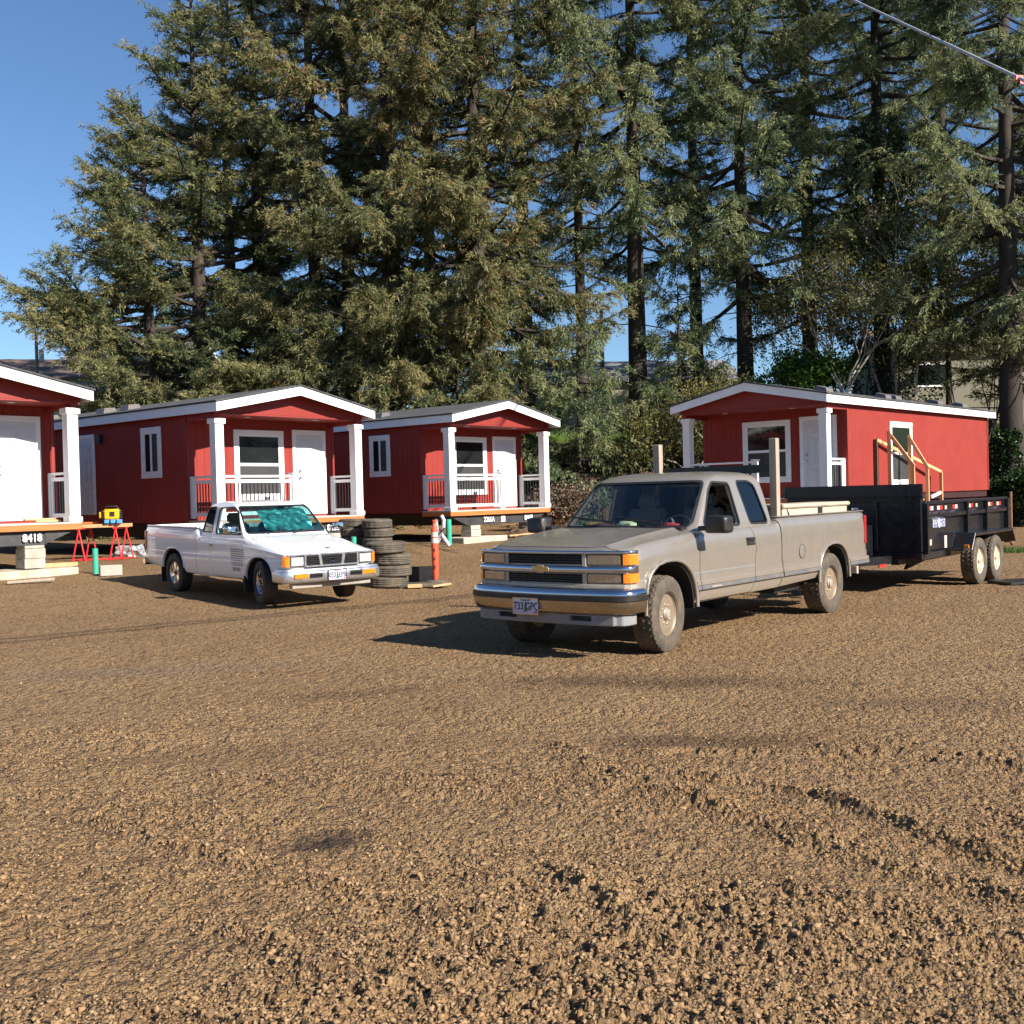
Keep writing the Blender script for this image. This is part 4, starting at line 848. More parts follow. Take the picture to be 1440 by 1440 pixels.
# posts of the wooden rack standing in the bed
for y, lab in ((-.80, 'near grey wooden post standing in the champagne pickup bed behind the cab'), (.80, 'far grey wooden post standing in the champagne pickup bed behind the cab')):
    b = MB(); b.box(-.045, .045, -.045, .045, 0, 2.205 - .76); solo('wooden_post', b, M['woodg'], tw1((2.66 + .02, y, .76)), PI/2 - .682, lab, 'post', 'wooden rack posts in the pickup bed', bevel=.005)
b = MB(); b.box(-.02, .02, -.84, .70, 0, .10); solo('rack_board', b, M['black'], tw1((2.73, .05, 1.80)), PI/2 - .682, 'dark board spanning between the two wooden posts behind the pickup cab', 'board')
# toolbox
tb = thing('toolbox', tw1((3.55, -.52, .76)), PI/2 - .682, 'tan dusty truck toolbox with a raised lid in the champagne pickup bed', 'toolbox')
b = MB(); b.box(-.60, 1.38, -.24, .24, 0, .60); b.build('box', M['alu'], tb, bevel=.008)
b = MB(); b.box(-.64, 1.42, -.27, .27, .605, .655); b.build('lid', M['alu'], tb, bevel=.012, seg=2)
b = MB(); b.box(.43, .53, -.262, -.24, .50, .60); b.build('latch', M['black'], tb, bevel=.004)
b = MB(); b.bar((-.48, -.235, .60), (-.42, -.25, .50), .02, .01); b.build('lid_stay', M['black'], tb)

# ---------- white compact pickup
T2 = thing('pickup_truck', (-3.236, 17.041, .069), PI/2 + .723, 'small white extended-cab pickup with chrome grille and teal windscreen glare', 'pickup truck', 'pickups parked on the gravel')
T2.rotation_euler = (0, R(-.9), PI/2 + .723)
PW = M['whitepaint']
XS = [-.77, -.765, -.75, -.72] + rings_x(-.66, 4.04, .08) + [4.08, 4.10]
sp2 = dict(xs=XS, w=[(-.77, .765), (-.72, .79), (-.5, .808), (.3, .815), (3.6, .815), (4.0, .80), (4.10, .785)],
 zs=[(-.77, .745), (-.75, .775), (-.70, .79), (-.3, .865), (.2, .955), (.45, 1.0), (2.04, 1.02), (2.05, 1.10), (4.10, 1.12)],
 zc=[(-.77, .75), (-.755, .795), (-.70, .825), (-.3, .915), (.2, 1.005), (.42, 1.03), (.5, 1.0), (2.04, 1.0), (2.05, 1.105), (4.1, 1.125)],
 zb=[(-.77, .56), (-.55, .50), (-.5, .33), (2.0, .33), (3.0, .36), (4.1, .44)], tuck=[(-.8, 0), (.4, .02), (4.1, .02)], crease=.70, ridge=0)
body = body_solid(sp2).build('body', PW, T2)
AF = arch(-.04, .42, .715, .34); AR = arch(2.93, .42, .755, .36)
for a in (AF, AR):
    for y0, y1 in ((-1.2, -.48), (.48, 1.2)): boolean(body, MB().prism(a, y0, y1))
bedp = bpy.data.objects.new('bed', body.data.copy()); COL.objects.link(bedp); bedp.parent = T2
boolean(body, MB().box(2.045, 6, -2, 2, -1, 3)); boolean(bedp, MB().box(-3, 2.062, -2, 2, -1, 3)); boolean(bedp, MB().box(2.10, 4.05, -.69, .69, .62, 2)); wn(bedp)
boolean(body, MB().box(.48, 1.98, -.68, .68, .46, 1.3)); boolean(body, MB().box(-.60, .25, -.5, .5, .1, .70))
for s_ in (-1, 1):
    dp = [(.385, .36), (.385, .95), (.42, 1.1), (1.55, 1.1), (1.60, .78), (1.50, .52), (1.44, .36)]
    d = panel(body, 'door', (dp, *((-1.1, -.71) if s_ < 0 else (.71, 1.1)), 'y'), .008, None, T2)
    h = MB(); h.box(1.43, 1.55, min(s_ * .805, s_ * .83), max(s_ * .805, s_ * .83), .83, .87); h.build('door_handle', M['chrome'], d, bevel=.008)
    mr = MB(); mr.bar((.52, s_ * .79, 1.09), (.52, s_ * .90, 1.10), .06, .04); mo = mr.build('mirror', M['chrome'], T2, bevel=.01)
    ms = MB(); ms.loft([[(x, s_ * (.965 + a * k), 1.12 + b * k) for a, b in roundpoly([(-.11, -.06), (.11, -.06), (.11, .06), (-.10, .065)], .03)] for x, k in ((.45, .8), (.47, .97), (.53, 1.0), (.56, .97))]).build('mirror_housing', M['chrome'], mo, smooth=50)
panel(body, 'hood', ([(-.742, -.70), (.25, -.73), (.42, -.66), (.44, 0), (.42, .66), (.25, .73), (-.742, .70)], .70, 1.3, 'z'), .008, None, T2)
wn(body)
arch_lip(T2, arch(-.04, .43, .725, .34, z0=.33), .808, .014, PW); arch_lip(T2, arch(2.93, .43, .765, .36, z0=.36), .808, .014, PW)
for ax, cx in ((AF, -.04), (AR, 2.93)):
    for s_ in (-1, 1):
        ln = MB(); pts = [(x + (cx - x) * .015, z - .008) for x, z in ax if z > .42]; pts2 = [(x + (cx - x) * .05, z - .02) for x, z in ax if z > .34]; y0, y1 = s_ * .49, s_ * .785
        ln.loft([[(x, y0, z) for x, z in pts] + [(x, y0, z) for x, z in reversed(pts2)], [(x, y1, z) for x, z in pts] + [(x, y1, z) for x, z in reversed(pts2)]]); ln.build('wheel_liner', M['darkhole'], T2)
sp2['cab'] = [(.985, .34, .44, 2.025, .755, .08), (1.08, .44, .53, 2.01, .735, .08), (1.20, .57, .65, 1.99, .705, .08), (1.32, .70, .77, 1.965, .672, .08), (1.42, .81, .87, 1.945, .645, .09), (1.475, .88, .94, 1.925, .622, .11), (1.51, .97, 1.03, 1.88, .575, .13), (1.532, 1.08, 1.14, 1.80, .50, .15), (1.545, 1.25, 1.30, 1.65, .36, .15)]
sp2['sealw'] = .018
wsp = roundpoly([(-.69, 1.06), (.69, 1.06), (.595, 1.455), (-.595, 1.455)], .04)
dwin = roundpoly([(.60, 1.04), (1.46, 1.04), (1.48, 1.43), (1.02, 1.45), (.88, 1.38)], .04)
qwin = roundpoly([(1.60, 1.06), (1.925, 1.06), (1.86, 1.44), (1.62, 1.45)], .03)
rwin = roundpoly([(-.56, 1.08), (.56, 1.08), (.52, 1.42), (-.52, 1.42)], .04)
tealglass = glassmat('teal_tinted_glass', (.62, .88, .88), .04)
sp2['wins'] = [('windshield', 'x', wsp, .2, 1.05, tealglass), ('door_window', 'y', dwin, .50, 1.0, None), ('door_window', 'y', dwin, -1.0, -.50, M['carglass']), ('quarter_window', 'y', qwin, .50, 1.0, M['darkglass']), ('quarter_window', 'y', qwin, -1.0, -.50, M['darkglass']), ('rear_window', 'x', rwin, 1.86, 2.1, M['carglass'])]
fill_greenhouse(sp2, T2, PW)
for y in (-.32, .32): seat(T2, .98, y, .44, .80, M['cabcloth'], .46)
ds = MB(); ds.prism([(.46, .6), (.46, 1.0), (.56, 1.03), (.76, 1.01), (.80, .9), (.78, .6)], -.67, .67); ds.build('dashboard', M['dash'], T2, bevel=.02)
sw = MB(); Mx = Matrix.Translation((.90, -.32, 1.03)) @ Matrix.Rotation(R(-60), 4, 'Y'); sw.tube([Mx @ Vector((.18 * math.cos(a), .18 * math.sin(a), 0)) for a in [2 * PI * k / 24 for k in range(25)]], .013, 6, caps=False)
for a in (0, 2.1, 4.2): sw.bar(Mx @ Vector((0, 0, 0)), Mx @ Vector((.17 * math.cos(a), .17 * math.sin(a), 0)), .025, .012)
sw.build('steering_wheel', M['black'], T2, smooth=50)
# added crumpled teal sheet standing in for glare on the windscreen
ssm = mat('teal_glare_foil', (.13, .25, .25), .35, .5, var=.9, scale=9, bump=.8, bscale=14)
rd = random.Random(4); ss = MB(); vs = []; nx, ny = 12, 7
for j in range(ny):
    for i in range(nx): t = j / (ny - 1); vs.append((.60 + .36 * t + rd.uniform(-.02, .02), -.55 + .85 * i / (nx - 1), 1.08 + .33 * t + rd.uniform(-.015, .015)))
ss.add(vs, [(j * nx + i, j * nx + i + 1, (j + 1) * nx + i + 1, (j + 1) * nx + i) for j in range(ny - 1) for i in range(nx - 1)])
a_ = PI/2 + .723
so = ss.build('glare_sheet', ssm, None, fix=False); so.location = T2.location; so.rotation_euler = T2.rotation_euler; tag(so, 'crumpled teal sheet added to stand in for glare on the white pickup windscreen', 'glare_sheet')
md = so.modifiers.new('s', 'SOLIDIFY'); md.thickness = .003
fx = -.778
gp = MB(); fbox(gp, -.755, .755, .575, .775, 0, .004); gp.build('grille_panel', M['satin'], T2, bevel=.004)
gr = MB()
secs = [[(-.44, .600), (-.20, .600), (-.23, .745), (-.44, .745)], [(-.155, .600), (.155, .600), (.185, .745), (-.185, .745)], [(.20, .600), (.44, .600), (.44, .745), (.23, .745)]]
for s3 in secs: gr.prism(s3, fx - .010, fx + .01, 'x')
gi = gr.build('grille', M['darkhole'], T2); sl = MB()
for k in range(1, 5): z = .600 + .145 * k / 5; sl.box(fx - .018, fx, -.43, -.215, z - .005, z + .005); sl.box(fx - .018, fx, -.165, .165, z - .005, z + .005); sl.box(fx - .018, fx, .215, .43, z - .005, z + .005)
sl.build('grille_bars', M['chrome'], gi)
gf = MB(); fbox(gf, -.755, .755, .750, .768, 0, .024); fbox(gf, -.46, .46, .578, .597, 0, .024)
for a, b, c, d in ((-.205, -.160, -.235, -.185), (.160, .205, .185, .235)): gf.prism([(a, .597), (b, .597), (d if a > 0 else d, .750), (c, .750)], fx - .022, fx + .01, 'x')
for s_ in (-1, 1): fbox(gf, min(s_ * .44, s_ * .47), max(s_ * .44, s_ * .47), .578, .768, 0, .022)
gf.build('grille_surround', M['satin'], T2, bevel=.004)
em = MB(); em.tube([(fx - .02, .03 * math.cos(a), .672 + .03 * math.sin(a)) for a in [2 * PI * k / 20 for k in range(21)]], .004, 5, caps=False); em.bar((fx - .02, -.045, .672), (fx - .02, .045, .672), .012, .012); em.build('emblem', M['chrome'], gi)
e2 = MB(); e2.tube([(-.675 + .028 * math.cos(a), .028 * math.sin(a), .838 + .006 * math.cos(a)) for a in [2 * PI * k / 16 for k in range(17)]], .004, 5, caps=False); e2.bar((-.675, -.042, .84), (-.675, .042, .84), .01, .008); e2.build('hood_emblem', M['chrome'], T2)
for s_ in (-1, 1):
    hl = MB(); fbox(hl, min(s_ * .48, s_ * .70), max(s_ * .48, s_ * .70), .598, .742, 0, .018); ho = hl.build('headlight', M['lensclear'], T2, bevel=.01, seg=2)
    fr = MB(); fbox(fr, min(s_ * .472, s_ * .708), max(s_ * .472, s_ * .708), .590, .750, 0, .010); fr.build('headlight_bezel', M['chrome'], ho)
    am = MB(); am.prism([(fx - .016, s_ * .722), (fx - .008, s_ * .75), (fx + .01, s_ * .778), (fx + .055, s_ * .803), (fx + .055, s_ * .77), (fx + .02, s_ * .722)], .595, .750, 'z'); am.build('corner_lamp', M['amber'], T2, bevel=.004)
def bump2(mb, z0, z1, out, hw=.83, wrap=.34):
    pts = [(-hw, wrap), (-hw, .09), (-hw + .03, .04), (-hw + .08, .015)] + [(-.68 + 1.36 * k / 10, -.03 * (1 - (k / 5 - 1) ** 2)) for k in range(11)] + [(hw - .08, .015), (hw - .03, .04), (hw, .09), (hw, wrap)]
    mb.prism([(-.86 - out + x, y + math.copysign(out * .4, y)) for y, x in pts] + [(-.80 + x * .8, y * .96) for y, x in pts][::-1], z0, z1, 'z')
bpath = [(-.83, .34), (-.83, .13), (-.822, .075), (-.80, .035), (-.75, .015)] + [(-.68 + 1.36 * k / 12, -.03 * (1 - (k / 6 - 1) ** 2)) for k in range(13)] + [(.75, .015), (.80, .035), (.822, .075), (.83, .13), (.83, .34)]
bo = bumpsweep([(-.05, .360), (-.005, .360), (.010, .368), (.020, .385), (.024, .41), (.025, .50), (.021, .515), (.010, .525), (.002, .535), (-.004, .555), (-.05, .56)], 'bumper', M['satin'], T2, ox=-.86, path=bpath)
for s_ in (-1, 1):
    q = MB(); q.box(-.905, -.87, min(s_ * .47, s_ * .70), max(s_ * .47, s_ * .70), .425, .495); q.build('turn_lamp', M['amber'], bo, bevel=.006)
    q = MB(); q.box(-.912, -.88, min(s_ * .24, s_ * .45), max(s_ * .24, s_ * .45), .425, .492); q.build('bumper_slot', M['darkhole'], bo); q = MB(); q.box(-.917, -.90, min(s_ * .24, s_ * .45), max(s_ * .24, s_ * .45), .452, .464); q.build('slot_bar', M['chrome'], bo)
vl = MB(); vl.box(-.80, -.70, -.68, .68, .27, .355); vl.build('front_valance', M['silver'], T2, bevel=.01)
plate(T2, face_M((-.932, 0, .452), (0, -1, 0), (0, 0, 1)), '053', 'EPB', PM['navy'])
grs = mat('grey_decal', (.30, .30, .31), .5)
for s_ in (-1, 1):
    dc = MB()
    for k in range(8): dc.box(.43 + .00 * k, .86 - .008 * k, min(s_ * .8155, s_ * .8165), max(s_ * .8155, s_ * .8165), .80 - k * .034, .812 - k * .034 + .006)
    dd = dc.build('door_stripes', grs, T2); text('badge', 'SE-V6', .075, face_M((.66, s_ * .817, .50), (-s_, 0, 0), (0, 0, 1)), grs, T2, .001, 1.3, .003)
    tl_ = MB(); tl_.box(4.05, 4.115, min(s_ * .70, s_ * .795), max(s_ * .70, s_ * .795), .72, 1.02); tl_.build('tail_lamp', M['redlens'], T2, bevel=.006)
    bl = MB(); bl.box(2.07, 4.06, min(s_ * .70, s_ * .765), max(s_ * .70, s_ * .765), 1.108, 1.128); bl.build('bed_rail_cap', PW, T2, bevel=.005)
st = MB(); st.box(-.10, .10, 0, .003, -.07, .05); 
text('window_decal', 'GPL', .10, face_M((1.70, .712, 1.13), (-1, 0, .02), (0, -.22, .97)), M['stencil'], T2, .001)
rb = MB(); rb.prism([(4.11, -.80), (4.24, -.78), (4.26, 0), (4.24, .78), (4.11, .80)], .42, .54, 'z'); rb.build('rear_bumper', M['chrome'], T2, bevel=.01)
wp = MB()
for y0, y1 in ((.52, .02), (-.02, -.52)): wp.tube([(.36, y0, 1.045), (.41, (y0 + y1) / 2, 1.07), (.43, y1, 1.075)], .007, 5)
wp.tube([(.20, .70, 1.0), (.42, .72, 1.62)], .003, 4); wp.build('wipers', M['black'], T2)
ub = MB(); ub.box(-.5, 4.0, -.38, -.32, .30, .42); ub.box(-.5, 4.0, .32, .38, .30, .42); ub.tube([(-.02, -.6, .33), (-.02, .6, .33)], .045, 8); ub.tube([(2.97, -.6, .33), (2.97, .6, .33)], .045, 8); ub.box(.8, 1.9, -.25, .25, .26, .45); ub.build('chassis', M['black'], T2)
fl = MB()
for x in (.40, 3.37):
    for s_ in (-1, 1): fl.box(x, x + .012, s_ * .72 - .10, s_ * .72 + .10, .16, .42)
fl.build('mud_flaps', M['black'], T2)
WM = (M['rubberb'], M['chrome'], mat('dark_wheel_centre', (.10, .09, .08), .5, .5))
for x, s_ in ((-.02, -1), (-.02, 1), (2.95, -1), (2.95, 1)):
    wheel(T2, x, s_ * .69, .335, .215, .19, WM, 'spoke', s_, steer=(-.22 if x < 0 else 0), blocks=False)
# ------------------------------------------------ dump trailer hitched behind the champagne pickup (same local frame)
TR = thing('dump_trailer', tw1((7.0, 0, 0)), PI/2 - .682, 'black dump trailer with red and white side markers hitched behind the champagne pickup', 'trailer')
TB = M['trailer']
def bx(name, boxes, m=TB, par=TR, bevel=.006):
    b = MB()
    for q in boxes: b.box(*q)
    return b.build(name, m, par, bevel=bevel)
Y = 1.07; X1 = 4.35; PLB = mat('pale_lavender_plate', (.34, .35, .42), .5); PLM = mat('faded_violet_blue', (.05, .06, .20), .5)
bx('front_panel', [(0.0, .05, -Y, Y, .60, 1.46)]); 
rbs = bx('front_ribs', [(-.06, -.001, y - .045, y + .045, .62, 1.40) for y in (-Y + .05, -.36, .36, Y - .16)] + [(-.05, -.002, -Y, Y, 1.36, 1.40)])
bx('front_board', [(-.07, -.02, -Y - .02, Y + .02, 1.455, 1.625), (-.075, -.06, -Y, Y, 1.44, 1.47)])
fb = bx('frame', [(-.05, X1, -.72, -.60, .42, .56), (-.05, X1, .60, .72, .42, .56), (-.06, .02, -Y, Y, .50, .60), (0, 1.25, -Y - .0, -Y + .08, .50, .60)])
for s_ in (-1, 1):
    def yy(a, b): return (min(s_ * a, s_ * b), max(s_ * a, s_ * b))
    sd_ = bx('side_panel', [(.05, X1, *yy(Y - .04, Y), .62, 1.22)])
    b = MB(); b.prism([(s_ * Y, 1.08), (s_ * (Y + .055), 1.12), (s_ * (Y + .055), 1.17), (s_ * Y, 1.21)], .06, X1 - .04, 'x'); b.build('upper_shelf', TB, sd_)
    bx('marker_strip', [(.08, X1 - .04, *yy(Y - .02, Y + .006), 1.20, 1.30)], TB, sd_, .003)
    bx('top_rail', [(.02, X1, *yy(Y - .05, Y + .03), 1.315, 1.365)], TB, sd_)
    rbm = bx('side_stake', [(x - .035, x + .035, *yy(Y, Y + .075), .58, 1.33) for x in (.03, 1.95, 3.0, X1 - .10)], TB, sd_)
    for x, c in ((.20, 'rw'), (.62, 'wr'), (.98, 'w'), (1.35, 'rw'), (2.15, 'wr'), (2.55, 'w'), (3.25, 'wr'), (3.75, 'wr')):
        y_ = yy(Y + .006, Y + .010)
        if c == 'w': bx('marker_light', [(x, x + .09, *y_, 1.225, 1.28)], M['reflw'], sd_, 0)
        else:
            bx('marker_light', [(x, x + .12, *y_, 1.225, 1.285)], M['reflw'] if c[0] == 'w' else M['reflr'], sd_, 0)
            bx('marker_light', [(x + .121, x + .24, *y_, 1.225, 1.285)], M['reflr'] if c[0] == 'w' else M['reflw'], sd_, 0)
    lb = bx('name_plate', [(.42, .98, *yy(Y + .002, Y + .008), .96, 1.10)], PLB, sd_, .002)
    mk = MB(); k_ = Y + .0105    # faded blue-violet lettering, worn past reading, with a small crest in the middle
    for x0, x1, z0, z1 in ((.46, .93, .970, .976), (.46, .93, 1.078, 1.084), (.46, .466, .976, 1.078), (.46, .53, .985, 1.00), (.46, .475, 1.00, 1.06), (.54, .555, .985, 1.065), (.57, .61, 1.045, 1.06), (.57, .61, .985, 1.0), (.62, .65, .985, 1.03), (.75, .765, .985, 1.065), (.775, .83, 1.03, 1.045), (.84, .855, .985, 1.065), (.87, .93, .985, 1.0), (.87, .93, 1.05, 1.065), (.915, .93, 1.0, 1.05)): mk.box(x0, x1, *yy(Y + .008, k_), z0, z1)
    mk.build('plate_lettering', PLM, lb); ct = MB(); ct.prism([(.70, .945), (.735, .98), (.735, 1.08), (.70, 1.115), (.665, 1.08), (.665, .98)], min(s_ * (Y + .0086), s_ * (Y + .0125)), max(s_ * (Y + .0086), s_ * (Y + .0125)), 'y'); ct.build('plate_crest', M['stencil'], lb)
    # fender
    f = MB(); y0, y1 = s_ * (Y + .01), s_ * (Y + .30)
    pr = [(1.32, .58), (1.52, .84), (3.62, .84), (3.80, .60)]; pi_ = [(1.345, .58), (1.53, .815), (3.61, .815), (3.775, .60)]
    f.loft([[(x, y0, z) for x, z in pr + pi_[::-1]], [(x, y1, z) for x, z in pr + pi_[::-1]]]); f.box(1.52, 3.62, *yy(Y + .285, Y + .30), .79, .84)
    fo = f.build('fender', TB, TR, bevel=.004)
    bx('fender_step', [(.95, 1.34, *yy(Y, Y + .29), .585, .61)], TB, fo); bx('fender_light', [(1.30, 1.325, *yy(Y + .18, Y + .26), .60, .66)], M['amber'], fo)
    bx('warning_sticker', [(.95, 1.06, *yy(Y + .001, Y + .004), .63, .82)], M['reflw'], sd_, 0); bx('rating_sticker', [(.16, .36, *yy(Y + .001, Y + .004), .70, .79)], M['alu'], sd_, 0)
    bx('sill', [(.0, 1.22, *yy(Y - .08, Y + .01), .50, .60)], TB, TR)
    for x in (1.90, 2.82): wheel(TR, x, s_ * (Y + .155), .375, .225, .205, (M['rubber'], mat('cream_trailer_rim', (.58, .50, .38), .45, .2, dirt=DUST), M['silver']), 'trailer', s_)
    bx('tailgate_post', [(X1, X1 + .08, *yy(Y - .05, Y + .05), .55, 1.34)], TB, TR)
bx('floor', [(.05, X1, -Y + .03, Y - .03, .57, .62)])
bx('tailgate', [(X1 + .02, X1 + .06, -Y + .05, Y - .05, .60, 1.30)]); b = MB(); b.tube([(X1 + .12, -Y - .05, .52), (X1 + .13, -Y - .05, 1.45)], .025, 8); b.tube([(X1 + .16, -Y - .06, .50), (X1 + .13, -Y - .04, .62), (X1 + .17, -Y - .06, .75)], .03, 6); b.build('tailgate_bar', mat('rusty_steel', (.16, .075, .04), .85, var=.4), TR)
tg = MB(); tg.bar((-1.35, 0, .48), (0, -.6, .50), .09, .12); tg.bar((-1.35, 0, .48), (0, .6, .50), .09, .12); tg.bar((-1.6, 0, .5), (-1.3, 0, .48), .08, .08); tg.tube([(-1.15, 0, .25), (-1.15, 0, .9)], .035, 10); tg.lathe([(0, 0), (.09, 0), (.09, .02), (0, .02)], 12, Matrix.Translation((-1.15, 0, .25))); tg.build('tongue', TB, TR)
pb = bx('pump_box', [(-.75, -.10, -.35, .35, .55, 1.02)], M['trailer'], TR, .01)
sg = MB(); sg.prism([(.30, .33), (.50, .47), (1.2, .47), (1.2, .42), (.6, .36)], -.70, -.66); sg.build('spring_hanger', TB, TR)
hn = MB(); hn.box(-1.52, -1.47, -.66, -.52, .40, .50); hn.build('safety_decal', M['reflw'], TR); hn = MB(); hn.box(-.80, -.55, -.71, -.69, .43, .47); hn.build('safety_decal', M['reflr'], TR)
# ------------------------------------------------ loose things about the lot
def old_tyre(x, y, z, rad, wid, lab, grp, seed):
    rd = random.Random(seed); b = MB(); h = wid / 2; rim = rad * .58
    prof = [(rim, -h + .03), (rim + .012, -h + .008), (rim + (rad - rim) * .5, -h - .006), (rad - .035, -h + .006), (rad - .008, -h + .022)] + [(rad - (0 if i % 2 else .012), -h + .03 + (wid - .06) * i / 8) for i in range(1, 8)] + [(rad - .008, h - .022), (rad - .035, h - .006), (rim + (rad - rim) * .5, h + .006), (rim + .012, h - .008), (rim, h - .03), (rim + .03, h - .05), (rad - .05, 0), (rim + .03, -h + .05)]
    b.lathe(prof, 56, closed=True, fn=lambda j, k: (-.010 if (k % 3 == 0 and 5 <= j <= 11) else 0) + .004 * math.sin(k * .22 + seed))
    o = b.build('stacked_tyre', M['rubber2'], None, smooth=40); o.location = (x, y, z); o.rotation_euler = (rd.uniform(-.03, .03), rd.uniform(-.03, .03), rd.uniform(0, 6)); return tag(o, lab, 'tyre', grp)
NM = ['bottom', 'second from the bottom', 'second from the top', 'topmost']
zz = gz(-2.18, 19.4) - .01
for k in range(4): old_tyre(-2.18 + (-.05, .03, .02, -.06)[k], 19.45 + (.0, .02, .03, -.02)[k], zz + .10 + k * .203, (.345, .36, .36, .36)[k], .195, NM[k] + ' tyre of the four-tyre stack beside the white pickup\'s front bumper', 'tyre stacks by the white pickup', k)
zz = gz(-2.75, 23.6)
N5 = ['bottom', 'second from the bottom', 'middle', 'second from the top', 'topmost']
for k in range(5): old_tyre(-2.90 + .04 * (k % 2), 23.6, zz + .10 + k * .195, .33, .185, N5[k] + ' tyre of the taller five-tyre stack by the cabin deck corner', 'tyre stacks by the white pickup', 10 + k)
for k in range(5): old_tyre(-3.47 + .03 * (k % 2), 24.1, gz(-3.3, 24.1) + .10 + k * .19, .33, .18, N5[k] + ' tyre of the half hidden stack under the deck corner', 'tyre stacks by the white pickup', 20 + k)
# channelizer
CH = thing('traffic_channelizer', (-1.40, 19.75, gz(-1.4, 19.75)), 0, 'tall orange channelizer post with two white bands and black stencil letters', 'channelizer')
b = MB(); b.lathe([(.040, .05), (.052, .22), (.062, .5), (.062, .98), (.054, 1.02), (.030, 1.09), (.028, 1.11), (.038, 1.13), (.038, 1.155), (.022, 1.165), (0, 1.165)], 28); b.build('post', M['coneo'], CH, smooth=45)
for z0, z1 in ((.86, .945), (.75, .835)): b = MB(); b.lathe([(.055, z0), (.0635, z0), (.0635, z1), (.055, z1)], 28, closed=True); b.build('reflective_band', M['reflw'], CH, smooth=45)
b = MB(); b.lathe([(0, 0), (.22, 0), (.22, .045), (.13, .09), (0, .09)], 8, Matrix.Rotation(PI/8, 4, 'Z')); b.build('base', M['rubber2'], CH, bevel=.01)
for k, c in enumerate('RKE'): text('stencil_letter', c, .085, face_M((-.0, -.064, .62 - k * .15), (1, .1, 0), (0, 0, 1)), M['black'], CH, .004, .8)
def plank(name, p, q, w, h, m, lab, cat, grp=None):
    p, q = Vector(p), Vector(q); c = (p + q) / 2; b = MB(); b.bar(p - c, q - c, w, h); return solo(name, b, m, c, 0, lab, cat, grp, bevel=.004)
g = gz(-1.6, 19.4)
solo('rubber_mat', MB().box(-.42, .36, -.25, .25, 0, .06), M['rubber2'], (-1.62, 19.5, g), .1, 'flat black rubber pad at the foot of the orange channelizer', 'rubber pad', bevel=.01)
b = MB(); b.box(-.30, .22, -.02, .02, 0, .32); solo('black_panel', b, M['black'], (-1.62, 20.1, g), .05, 'black upright panel between the tyre stack and the orange channelizer', 'panel')
plank('scrap_board', (-1.42, 19.05, g + .03), (-1.12, 19.32, g + .05), .09, .03, M['wood'], 'short pale scrap of lumber in front of the orange channelizer', 'board', 'scraps of lumber on the ground')
plank('scrap_board', (-1.85, 19.12, g + .04), (-1.60, 19.16, g + .04), .10, .06, M['wood'], 'stubby wood block lying between the tyre stack and the channelizer base', 'board', 'scraps of lumber on the ground')
# sewer stubs and hoses
def pipe(x, y, h, r, m, lab, grp):
    b = MB(); b.lathe([(r * .88, h), (r, h), (r, -.1), (r * .88, -.1)], 20, closed=True); return solo('standpipe', b, m, (x, y, gz(x, y)), 0, lab, 'pipe', grp, smooth=40)
pipe(-8.12, 21.4, .50, .055, M['teal'], 'green sewer pipe stub in front of the red sawhorses', 'green sewer pipe stubs')
pipe(-3.35, 23.2, .62, .055, M['teal'], 'green sewer pipe stub just above the hood corner of the white pickup', 'green sewer pipe stubs')
pipe(-1.70, 29.4, .66, .075, M['teal'], 'green sewer pipe stub next to the grey hose by the right-hand pier', 'green sewer pipe stubs')
pipe(.98, 38.0, 1.10, .09, M['redp'], 'red upright pipe beyond the deck of the cabin marked 2266A', None)
x, y = -1.86, 28.6; g = gz(x, y)
for pts, lab in ((((-.16, 0, 0), (-.04, 0, .22), (.07, 0, .48), (.08, 0, .68), (.02, 0, .80)), 'thick bent grey hose rising by the green pipe stub, right-hand of the pair'), (((.20, .08, 0), (.06, .08, .22), (-.08, .08, .42), (-.12, .08, .60), (-.09, .08, .70)), 'grey hose crossing behind the thick bent one by the channelizer')):
    b = MB(); b.tube(pts, .055 if 'thick' in lab else .04, 10); solo('flex_hose', b, M['pvc'], (x, y, g), 0, lab, 'hose', 'grey hoses by the cabin', smooth=50)
# red sawhorses carrying lumber, yellow tool on blue blocks
def sawhorse(x, y, lab):
    g = gz(x, y); t = thing('sawhorse', (x, y, g), .0, lab, 'sawhorse', 'red sawhorses by the left cabins')
    b = MB(); b.tube([(0, -.45, .72), (0, .45, .72)], .025, 8); b.build('beam', M['redp'], t, smooth=50)
    for s_ in (-1, 1):
        for e in (-.38, .38): b = MB(); b.tube([(s_ * .14, e, 0), (0, e * .9, .71)], .018, 8); b.build('leg', M['redp'], t, smooth=50)
        b = MB(); b.tube([(s_ * .14, -.40, .03), (s_ * .14, .40, .03)], .015, 8); b.build('stretcher', M['redp'], t, smooth=50)
sawhorse(-9.55, 24.6, 'left red sawhorse, nearer the numbered steel frame'); sawhorse(-8.85, 24.9, 'right red sawhorse, under the yellow power tool')
g = gz(-8.6, 24.7)
plank('floor_rail', (-9.55, 24.25, g + .05), (-8.65, 24.5, g + .05), .04, .04, M['redp'], 'red rail lying on the ground between the two sawhorses', 'rail')
for k in range(3): plank('lumber_stack', (-10.4, 24.5 + .12 * k, g + .78 + .0 * k), (-8.62, 24.74 + .12 * k, g + .78), .11, .08, M['wood'], ('nearest', 'middle', 'farthest')[k] + ' of three boards laid across the red sawhorses', 'board', 'boards on the sawhorses')
plank('top_board', (-10.5, 24.7, g + .85), (-9.3, 24.85, g + .85), .18, .04, M['orange'], 'orange brown board on top of the boards on the sawhorses', 'board')
PT = thing('power_tool', (-8.98, 24.72, g + .91), .2, 'yellow and black portable power tool sitting above the sawhorse boards', 'power tool')
